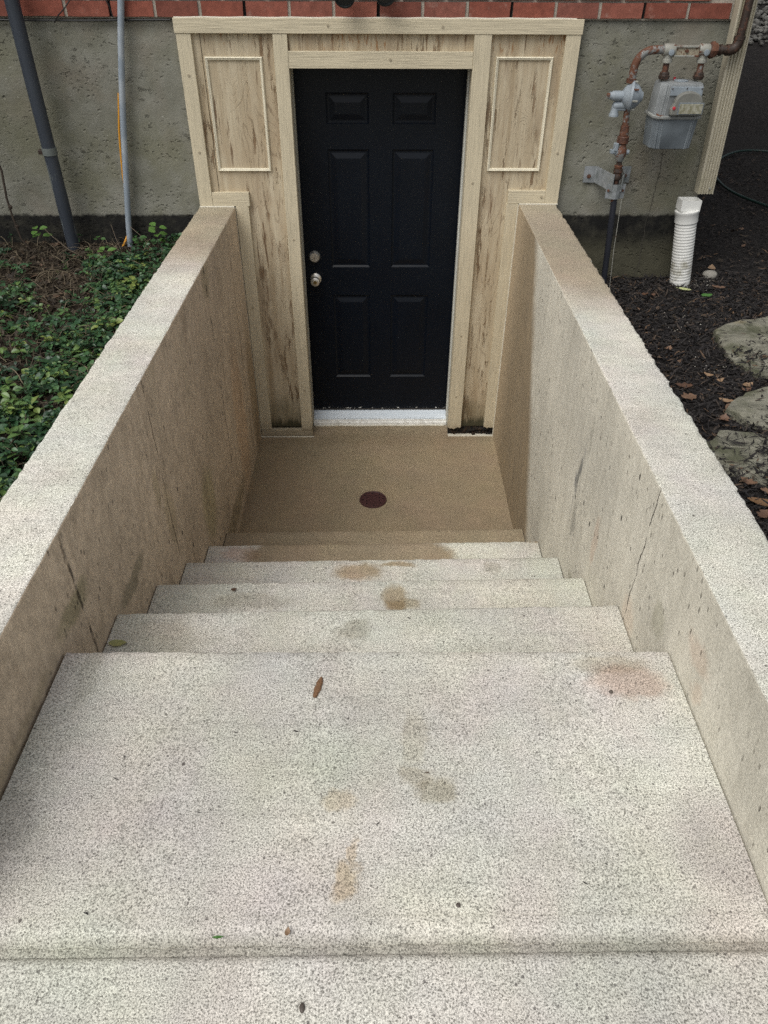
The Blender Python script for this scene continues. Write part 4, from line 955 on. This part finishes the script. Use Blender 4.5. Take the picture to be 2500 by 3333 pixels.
def pos_mulch():
    if rnd.random() < .74: x, y = rnd.uniform(.98, 2.35), rnd.uniform(-2.65, .05)
    else: x, y = rnd.uniform(1.0, 3.6), rnd.uniform(-.6, 3.2)
    if x < XC+.01 and y > .02: return None
    if rnd.random() < .17: return (x, y, max(gz(x, y), 1.135)+.004) if (1.25 < x < 2.3 and -2.2 < y < -.7 and y < -1.7 or rnd.random() < .25 and 1.5 < x < 2.3 and -1.8 < y < -.7) else (x, y, gz(x, y)+rnd.uniform(.0, .02))
    return (x, y, gz(x, y)+rnd.uniform(0, .018))
scatter('mulch', 34000, pos_mulch, chip, m_mulch, 'shredded black bark mulch covering the bed right of the retaining wall', 'mulch')

def leafmesh(c, d, nrm, L, wd, fold=.25, curl=.2):
    """small ivy-like leaf: 8 verts, 6 faces"""
    s_ = d.cross(nrm).normalized(); pts_ = []
    for t, ww in ((0, 0), (.25, .75), (.55, 1), (.82, .55), (1, 0)):
        m = c+d*L*t+nrm*(-curl*L*t*t)
        if ww == 0: pts_.append([m])
        else: pts_.append([m-s_*wd*ww+nrm*fold*wd*ww, m, m+s_*wd*ww+nrm*fold*wd*ww])
    v = []; ix_ = []
    for q in pts_: ix_.append(list(range(len(v), len(v)+len(q)))); v += [tuple(z) for z in q]
    f = [(ix_[0][0], ix_[1][1], ix_[1][0]), (ix_[0][0], ix_[1][2], ix_[1][1])]
    for k in (1, 2):
        for j in (0, 1): f.append((ix_[k][j], ix_[k][j+1], ix_[k+1][j+1], ix_[k+1][j]))
    f += [(ix_[3][0], ix_[3][1], ix_[4][0]), (ix_[3][1], ix_[3][2], ix_[4][0])]
    return v, f
def sprig(p):
    x, y, z = p; V = []; F = []
    lean = Vector((rnd.gauss(0, .5), rnd.gauss(0, .5), 1)).normalized(); hgt = rnd.uniform(.01, .07)
    top = Vector((x, y, z))+lean*hgt; base = Vector((x, y, z-.01))
    sd_ = lean.orthogonal().normalized()*.0012
    V += [tuple(base-sd_), tuple(base+sd_), tuple(top+sd_), tuple(top-sd_)]; F.append((0, 1, 2, 3))
    k = rnd.randint(3, 6); a0 = rnd.uniform(0, 6.28); L0 = rnd.choice((rnd.uniform(.013, .024), rnd.uniform(.020, .042)))
    for i in range(k):
        a = a0+i*2.4+rnd.uniform(-.4, .4); t = rnd.uniform(-.35, .55)
        d = Vector((math.cos(a)*math.cos(t), math.sin(a)*math.cos(t), math.sin(t)))
        nrm = (Vector((0, 0, 1))-d*d.z+Vector((rnd.gauss(0, .35), rnd.gauss(0, .35), 0))).normalized(); nrm = (nrm-d*nrm.dot(d)).normalized()
        c = Vector((x, y, z))+lean*hgt*rnd.uniform(.5, 1.0)
        v, f = leafmesh(c+d*.003, d, nrm, L0*rnd.uniform(.75, 1.25), L0*rnd.uniform(.28, .42))
        b = len(V); V += v; F += [tuple(j+b for j in q) for q in f]
    return V, F, rnd.random()
g = G('ivy_leaf'); a = g.attr('shade')
col = g.ramp(a, [(0, (.012, .038, .018)), (.4, (.028, .078, .032)), (.75, (.052, .118, .044)), (.93, (.10, .17, .045)), (1, (.19, .24, .06))])
col = g.mix(1.0, col, g.ramp(g.noise(45, 3, .6), [(.3, .70), (.7, 1.3)]), 'MULTIPLY')
m_ivy = g.fin(col, .42, spec=.5)
def dens(x, y):
    d = -.95-x                                  # distance from the retaining wall
    k = .98-d*1.15+nz(x, y, 4, 2.9, 1.25)+nz(x, y, 7, 8, .5)
    if y > -.45: k -= .95*(y+.45)/.45*max(0, min(1, (d-.15)/.3))+.1
    if y < -1.3: k += .35
    return k
def pos_ivy():
    x, y = rnd.uniform(-2.35, -.945), rnd.uniform(-2.75, .03)
    if rnd.random() > max(.03, dens(x, y)): return None
    return (x, y, gz(x, y)+rnd.uniform(0, .012))
scatter('ground_ivy', 7600, pos_ivy, sprig, m_ivy, 'low green creeping ground cover filling the bed left of the stairs', 'ground cover')
def strand(p):
    x, y, z = p; a = rnd.uniform(0, 6.28); L = rnd.uniform(.05, .18); b = rnd.uniform(-1.6, 1.6); v = []; f = []; w_2 = rnd.uniform(.0006, .0014); cx_, cy_ = x, y
    zz = z+rnd.uniform(.002, .02); up_ = rnd.uniform(-.02, .10)
    for k in range(6):
        aa = a+b*k/5; v += [(cx_-math.sin(aa)*w_2, cy_+math.cos(aa)*w_2, zz+up_*math.sin(k/5*math.pi)*.4), (cx_+math.sin(aa)*w_2, cy_-math.cos(aa)*w_2, zz+up_*math.sin(k/5*math.pi)*.4+.001)]
        cx_ += math.cos(aa)*L/5; cy_ += math.sin(aa)*L/5
    for k in range(5): f.append((2*k, 2*k+1, 2*k+3, 2*k+2))
    return v, f, rnd.random()
g = G('dead_grass'); a = g.attr('shade'); m_dead = g.fin(g.ramp(a, [(0, (.028, .021, .013)), (.6, (.080, .062, .038)), (1, (.19, .155, .10))]), .8)
def pos_l(): 
    x, y = rnd.uniform(-2.4, -.96), rnd.uniform(-2.7, .02); return (x, y, gz(x, y))
scatter('dead_grass', 4600, pos_l, strand, m_dead, 'thin dead grass blades and twigs lying among the ground cover', 'dead grass')
def litter(p):
    a = rnd.uniform(0, 6.28); t = rnd.gauss(0, .3); d = Vector((math.cos(a)*math.cos(t), math.sin(a)*math.cos(t), math.sin(t)))
    n_v = Vector((rnd.gauss(0, .35), rnd.gauss(0, .35), 1)); n_v = (n_v-d*n_v.dot(d)).normalized(); L = rnd.uniform(.012, .042)
    v, f = leafmesh(Vector(p)+Vector((0, 0, .006)), d, n_v, L, L*rnd.uniform(.2, .4), rnd.uniform(-.5, .8), rnd.uniform(-.5, .5)); return v, f, rnd.random()
g = G('leaf_litter_brown'); a = g.attr('shade'); m_lit = g.fin(g.ramp(a, [(0, (.020, .015, .010)), (.5, (.043, .031, .020)), (.85, (.080, .058, .036)), (1, (.14, .085, .055))]), .75)
scatter('leaf_litter', 6500, pos_l, litter, m_lit, 'crumbled brown leaf litter on the soil of the left bed', 'leaf litter')
def pos_r():
    x, y = rnd.uniform(1.0, 2.6), rnd.uniform(-2.5, 1.2)
    if x < XC and y > .02: return None
    return (x, y, gz(x, y)+.012)
scatter('leaf_crumbs', 380, pos_r, litter, m_lit, 'small brown leaf crumbs scattered over the black mulch', 'leaf litter')
# ------------------------------------------------------------------ fallen leaves one can point at
g = G('dry_leaf'); oc = g.ocoord(); r = g.oinfo(); n = g.noise(40, 4, .7)
m_fl = g.fin(g.mix(1.0, g.ramp(r, [(0, (.075, .038, .022)), (.5, (.125, .068, .042)), (1, (.17, .10, .062))]), g.ramp(n, [(.3, .65), (.7, 1.25)]), 'MULTIPLY'), .6)
g = G('green_leaf'); m_gl = g.fin(g.mix(g.noise(40), (.035, .12, .015), (.07, .19, .03)), .45)
g = G('pale_leaf'); m_pl = g.fin(g.mix(g.noise(50), (.34, .38, .16), (.52, .55, .27)), .5)
g = G('straw_leaf'); m_sl = g.fin(g.mix(g.noise(50), (.19, .115, .065), (.34, .23, .14)), .6)
def fallen(x, y, z, L, wd, ang, mat, label, curl=.12, fold=.2, seed=0, name='fallen_leaf', lobes=False, group='leaves fallen on the mulch'):
    rr = random.Random(seed); n = 10; v = []; f = []
    for k in range(n+1):
        t = k/n; ww = math.sin(math.pi*t**.85)**.8 if 0 < t < 1 else .02
        if lobes: ww *= 1+.35*math.sin(t*19)
        ww *= rr.uniform(.9, 1.08); zc = curl*L*(4*(t-.5)**2-.4)*.6
        for j, sgn in enumerate((-1, -.5, 0, .5, 1)):
            lx = (t-.5)*L; ly = sgn*wd*ww; lz = zc+abs(sgn)*wd*ww*fold+rr.uniform(-.0008, .0008)
            v.append((lx*math.cos(ang)-ly*math.sin(ang), lx*math.sin(ang)+ly*math.cos(ang), lz+.004+.3*curl*L))
    for k in range(n):
        for j in range(4): a_ = k*5+j; f.append((a_, a_+1, a_+6, a_+5))
    o = link(name, v, f, mat, smooth=True); o.location = (x, y, z); tag(o, label, 'leaf', group); return o
MZ = lambda x, y: gz(x, y)+.018
for a_ in [
    (1.746, -.215, .085, .018, 2.6, m_pl, 'pale yellow-green leaf on the mulch just in front of the white standpipe', .10),
    (1.835, -.33, .070, .022, .3, m_gl, 'bright green leaf on the mulch right of the pale leaf by the standpipe', .10),
    (1.50, -.28, .060, .016, 2.9, m_fl, 'rusty brown leaf on the mulch between the gas riser and the standpipe', .3),
    (1.555, -.285, .040, .013, .7, m_fl, 'small curled brown leaf touching the rusty leaf near the gas riser', .4),
    (1.40, -1.02, .050, .016, .9, m_fl, 'single curled brown leaf in the middle of the mulch left of the far stone', .4),
    (1.50, -1.27, .045, .014, 2.4, m_sl, 'upper tan leaf of the small trio left of the far stone', .35),
    (1.525, -1.33, .050, .013, .4, m_sl, 'lower tan leaf of the small trio left of the far stone', .35),
    (1.34, -1.40, .075, .022, 2.9, m_fl, 'brown leaf half buried above the widest brown leaf near the wall', .2),
    (1.33, -1.50, .070, .028, .2, m_fl, 'widest brown leaf lying flat near the wall, left of the middle stone', .15),
    (1.475, -1.53, .065, .016, -.3, m_sl, 'narrow tan leaf just left of the middle stone', .25),
    (1.41, -1.68, .060, .022, 1.1, m_fl, 'crumpled red-brown leaf tucked against the left tip of the middle stone', .5),
    (1.63, -1.38, .060, .018, .5, m_sl, 'tan leaf lying between the far stone and the middle stone', .2),
    (1.60, -1.43, .055, .014, .3, m_fl, 'brown leaf at the upper edge of the middle stone', .3),
    (1.325, -2.12, .060, .018, 2.4, m_fl, 'brown leaf below the nearest stone, closest to the retaining wall', .3),
    (1.375, -2.17, .055, .014, -.2, m_fl, 'brown leaf below the nearest stone, second from the retaining wall', .25),
    (1.345, -2.235, .130, .022, -.35, metal('long_leaf', (.17, .095, .045), 0, sc_=8), 'long pointed tan leaf at the right edge below the nearest stone', .12),
    (1.305, -2.30, .06, .02, .8, m_fl, 'dark brown leaf under the long pointed leaf', .2),
    (2.02, .10, .09, .022, 1.2, m_sl, 'curled tan leaf standing on the mulch right of the standpipe', .22),
    (1.97, -.16, .08, .018, -.3, m_fl, 'long brown leaf on the dark mulch right of the small pale rock', .2),
    (2.03, .65, .08, .015, .2, m_fl, 'brown leaf in the shade behind the downspout', .2)]:
    x, y, L, wd, an, mt_, lb, cu = a_
    fallen(x, y, MZ(x, y), L, wd, an, mt_, lb, cu, seed=int(x*999), lobes=(mt_ is m_fl))
g = G('step_leaf'); m_stl = g.fin(g.mix(g.noise(60), (.25, .26, .10), (.38, .38, .17)), .5)
fallen(-.740, -2.742, 1.017, .055, .013, .0, m_stl, 'olive-yellow leaf lying on the second highest step against the left wall', .15, group=None)
fallen(-.49, -2.31, .8145, .022, .007, .3, m_fl, 'tiny rust-brown leaf at the left of the fourth step', .2, group=None)
fallen(-.28, -3.624, Z6-.006, .022, .0025, .05, m_gl, 'tiny green blade lying by the slab joint', .05, group=None)
fallen(-.154, -3.618, Z6-.003, .016, .005, 1.4, m_sl, 'tiny beige seed husk just above the slab joint', .3, group=None)
g = G('bark_chip'); n = g.noise(1, 4, .6, vec=g.map(g.P, scale=(60, 300, 60)))
m_bc = g.fin(g.mix(n, (.09, .042, .018), (.26, .14, .07)), .8, g.bump(n, .8, .003))
v = []; nL = 8
for k in range(nL+1):
    t = k/nL; ww = .0085*(math.sin(math.pi*(t*.86+.07))**.6)*(1+.12*math.sin(k*2.3)); hh_ = .0035
    for (sx2, sz) in ((-1, 0), (-.6, 1), (.55, 1.1), (1, 0)): v.append((sx2*ww, (t-.5)*.062, sz*hh_))
f = [(k*4+j, k*4+(j+1) % 4, (k+1)*4+(j+1) % 4, (k+1)*4+j) for k in range(nL) for j in range(4)]+[(0, 1, 2, 3), (nL*4+3, nL*4+2, nL*4+1, nL*4)]
o = MB().add(v, f).build('wood_chip', m_bc); o.location = (-.13, -3.058, Z6-.004); o.rotation_euler = (0, 0, -.22); tag(o, 'brown wood chip lying on the pale upper slab', 'wood chip')
# dark pebbles set in the slabs
g = G('dark_pebble'); m_pb = g.fin(g.mix(g.noise(90), (.05, .04, .035), (.11, .09, .075)), .6)
def pebble(x, y, z, rx, ry, rz, mat, label, cat='pebble', name='pebble', group=None):
    bm = bmesh.new(); bmesh.ops.create_icosphere(bm, subdivisions=2, radius=1)
    for q in bm.verts: q.co = Vector((q.co.x*rx, q.co.y*ry, q.co.z*rz))*(1+nz(q.co.x+x*9, q.co.y+y*7, q.co.z, 1.4, .22))
    me = bpy.data.meshes.new(name); bm.to_mesh(me); bm.free(); me.materials.append(mat)
    me.polygons.foreach_set('use_smooth', [True]*len(me.polygons))
    o = bpy.data.objects.new(name, me); C.objects.link(o); o.location = (x, y, z); tag(o, label, cat, group); return o
pebble(-.119, -3.738, Z6-.005, .0052, .008, .003, m_pb, 'oval brown pebble set in the walkway below the joint')
pebble(.164, -3.57, Z6-.0095, .005, .0052, .003, m_pb, 'dark pebble in the upper slab near the centre of the view, above the joint')
pebble(.584, -3.072, Z6-.0125, .0055, .005, .004, m_pb, 'dark pebble under the reddish stain on the upper slab')
g = G('pale_rock'); m_pr = g.fin(g.mix(g.noise(30, 4, .6), (.20, .19, .165), (.38, .36, .32)), .85, g.bump(g.noise(60, 4), .6, .004))
pebble(1.985, .03, 1.085, .045, .035, .032, m_pr, 'small pale rock on the mulch right of the white standpipe', 'rock', 'rock')
pv_ = []
def pos_pg():
    t = rnd.random()
    if t < .5: x, y = rnd.gauss(1.86, .06), rnd.gauss(-.06, .05)
    elif t < .8: x, y = rnd.gauss(1.62, .12), rnd.gauss(-.70, .10)
    else: x, y = rnd.gauss(1.60, .06), rnd.gauss(-1.20, .08)
    return (x, y, gz(x, y)+.012)
def grit(p):
    s_ = rnd.uniform(.0012, .0045); v = [(p[0]+s_*a+rnd.uniform(-1, 1)*s_*.3, p[1]+s_*b, p[2]+s_*c) for a, b, c in ((1, 0, 0), (-1, .2, 0), (0, 1, 0), (.1, -1, 0), (0, 0, .9), (0, 0, -.9))]
    return v, [(0, 2, 4), (2, 1, 4), (1, 3, 4), (3, 0, 4), (2, 0, 5), (1, 2, 5), (3, 1, 5), (0, 3, 5)], rnd.random()
g = G('grit'); a = g.attr('shade'); m_gr = g.fin(g.ramp(a, [(0, (.12, .10, .08)), (.6, (.30, .28, .24)), (1, (.62, .60, .55))]), .8)
scatter('gravel', 320, pos_pg, grit, m_gr, 'pale grit scattered on the mulch by the standpipe and stones', 'gravel')
# crumbs of mulch on the steps
def pos_cr():
    k = rnd.randrange(8)
    if k < 5:
        i = rnd.randrange(5); y = Y0-T*i-rnd.uniform(.02, .3); x = rnd.uniform(-.7, .75); return (x, y, H*(i+1)+.001+TZ*(x+.75)/1.55)
    if k == 5: return (rnd.uniform(-.7, .75), rnd.uniform(-1.15, -.02), .001)
    x = rnd.uniform(-.7, .7); return (x, rnd.uniform(-3.6, -3.0), Z6+.0005+TZ*(x+.75)/1.55)
def crumb(p):
    L_ = rnd.uniform(.004, .012); return chip(p, L_, L_*.16, .05)
scatter('bark_crumbs', 90, pos_cr, crumb, m_mulch, 'tiny dark bark crumbs lying on the steps and slab', 'bark crumbs')

# ------------------------------------------------------------------ seedlings by the pipes
def seedling(x, y, n, hgt, L0, label, seed, mat):
    rr = random.Random(seed); root = empty('seedling', (x, y, gz(x, y)), label, 'plant', 'seedlings at the foot of the house wall')
    base = Vector((x, y, gz(x, y)-.01)); tp = base+Vector((rr.uniform(-.03, .03), -.01, hgt))
    MB().tube([base, (base+tp)/2+Vector((.006, 0, 0)), tp], .0016, 6).build('stem', m_vine, root)
    for k in range(n):
        a = k*2.2+rr.uniform(-.3, .3); t = rr.uniform(-.1, .45); d = Vector((math.cos(a)*math.cos(t), math.sin(a)*math.cos(t), math.sin(t)))
        nr_ = (Vector((0, -.35, 1))-d*Vector((0, -.35, 1)).dot(d)).normalized()
        c = base.lerp(tp, 1-.55*(k//3)/max(1, n//3)) 
        v, f = leafmesh(c+d*.012, d, nr_, L0*rr.uniform(.8, 1.15), L0*.36, .18, .2)
        MB().tube([c, c+d*.014], .0009, 5).build('leaf_stalk', m_vine, root)
        link('leaf', v, f, mat, root)
g = G('fresh_leaf'); m_fr = g.fin(g.mix(g.noise(40), (.05, .13, .022), (.11, .21, .045)), .45)
g = G('fresh_leaf_dark'); m_fr2 = g.fin(g.mix(g.noise(40), (.03, .085, .022), (.06, .13, .035)), .45)
seedling(-1.78, -.10, 6, .13, .050, 'upright yellow-green seedling left of the foot of the thick dark pipe', 1, m_fr)
seedling(-1.19, -.08, 7, .13, .050, 'leafy bright green seedling right of the foot of the conduit', 2, m_fr)
seedling(-1.27, -.06, 5, .07, .042, 'second seedling right of the conduit, lower and darker', 3, m_fr2)
seedling(-1.46, -.12, 4, .09, .035, 'small sparse seedling left of the foot of the conduit', 4, m_fr2)
seedling(-1.40, -.30, 5, .08, .045, 'olive seedling in the bed in front of the conduit', 5, m_fr)
def twig(pts, label):
    o = MB().tube(pts, .0013, 6).build('twig', m_dead2); tag(o, label, 'twig', 'bare twigs at the foot of the house wall')
g = G('pale_twig'); m_dead2 = g.fin((.16, .125, .09), .8)
twig([(-1.76, -.12, 1.40), (-1.70, -.16, 1.36), (-1.62, -.20, 1.31), (-1.55, -.22, 1.285)], 'thin bare twig leaning across the foot of the thick pipe')
twig([(-1.42, -.05, 1.40), (-1.40, -.08, 1.34), (-1.37, -.12, 1.28)], 'thin twig standing left of the conduit foot')
twig([(-1.33, -.02, 1.38), (-1.26, -.05, 1.33), (-1.21, -.10, 1.28)], 'thin twig slanting right of the conduit foot')

# ------------------------------------------------------------------ garden hose, far gravel bank and shrubs right of the house
g = G('green_hose'); m_hose = g.fin((.006, .024, .020), .5)
pts = [(2.05, .55, 1.10), (2.3, .9, 1.10), (2.62, 1.35, 1.095), (2.80, 1.70, 1.09), (2.85, 2.1, 1.09), (3.0, 2.6, 1.09), (3.3, 3.0, 1.09), (3.7, 3.1, 1.09), (4.1, 2.9, 1.09), (4.3, 2.4, 1.09)]
pts = [(3.55, .75, 1.10), (3.1, 1.1, 1.10), (2.92, 1.35, 1.10), (2.80, 1.70, 1.10), (2.80, 2.05, 1.10), (2.90, 2.45, 1.10), (3.15, 2.9, 1.10), (3.45, 3.15, 1.10), (3.75, 3.05, 1.10), (4.1, 2.7, 1.10), (4.3, 2.2, 1.10)]
o = MB().tube(smoothpts(pts), .010, 10).build('garden_hose', m_hose, smooth=True); tag(o, 'dark green garden hose looped on the mulch behind the downspout', 'hose')
def pos_bank():
    x, y = rnd.uniform(2.6, 7.5), rnd.uniform(6.2, 9.0); return (x, y, gz(x, y)+.02)
def cobble(p):
    s_ = rnd.uniform(.02, .055); bm = bmesh.new(); bmesh.ops.create_icosphere(bm, subdivisions=1, radius=s_)
    k = Vector((1, rnd.uniform(.6, 1), rnd.uniform(.5, .8))); v = [tuple(Vector(p)+Vector((q.co.x*k.x, q.co.y*k.y, q.co.z*k.z))*rnd.uniform(.85, 1.1)) for q in bm.verts]
    f = [tuple(q.index for q in ff.verts) for ff in bm.faces]; bm.free(); return v, f, rnd.random()
g = G('cobble_stone'); a = g.attr('shade'); m_cob = g.fin(g.ramp(a, [(0, (.05, .048, .042)), (1, (.17, .165, .15))]), .8)
scatter('cobbles', 2600, pos_bank, cobble, m_cob, 'bank of grey river cobbles far behind the downspout', 'cobbles')
g = G('shrub_leaf'); a = g.attr('shade'); m_sh = g.fin(g.ramp(a, [(0, (.018, .040, .010)), (.6, (.05, .10, .022)), (1, (.12, .18, .05))]), .5)
def shrub(x, y, z, r, h_, n, label, seed, Lk=.05):
    rr = random.Random(seed); root = empty('shrub', (x, y, z), label, 'shrub'); V = []; F = []; A = []
    lobes_ = [(Vector((rr.uniform(-.6, .6)*r, rr.uniform(-.6, .6)*r, rr.uniform(.3, .9)*h_)), rr.uniform(.35, .6)*r) for _ in range(9)]
    for _ in range(n):
        c0, lr = lobes_[rr.randrange(9)]; dd = Vector((rr.gauss(0, 1), rr.gauss(0, 1), rr.gauss(0, .9))).normalized()
        c = Vector((x, y, z))+c0+dd*lr*rr.uniform(.55, 1.05)
        d = (dd+Vector((rr.gauss(0, .7), rr.gauss(0, .7), rr.gauss(0, .5)))).normalized(); nn = d.orthogonal().normalized()
        v, f = leafmesh(c, d, nn, Lk*rr.uniform(.7, 1.3), Lk*.3); b = len(V); V += v; F += [tuple(i+b for i in q) for q in f]; A += [rr.random()]*len(v)
    link('foliage', V, F, m_sh, root, attr=A); mb = MB()
    for k in range(6):
        c0, _ = lobes_[k]; mb.tube([(x, y, z-.1), (x+c0.x*.4, y+c0.y*.4, z+c0.z*.5), (x+c0.x, y+c0.y, z+c0.z)], [.02, .013, .006], 6)
    mb.build('branches', m_vine, root)
shrub(6.2, 8.8, 1.9, 1.3, 1.3, 4500, 'bright green shrub on the cobble bank at the top right', 3, .07)
shrub(3.4, 8.6, 1.9, 1.2, 1.2, 3500, 'green shrub on the cobble bank behind the house corner', 4, .07)
shrub(4.6, 3.0, 1.2, 1.0, 2.0, 4200, 'dense dark shrub added right of the hose to block sky light over the mulch', 5, .06)  # added to cut sky light on the ground beside the house corner
shrub(-3.3, -.7, 1.25, 1.0, 1.9, 4200, 'dense green shrub added unseen beyond the frame to shade the ground cover bed', 6, .06)  # out of view; put in only to shade the left bed
shrub(3.5, .2, 1.15, 1.0, 1.7, 4200, 'dark shrub added unseen beyond the frame to shade the stepping stones', 7, .06)  # unseen light blocker that keeps the right bed and stones dim
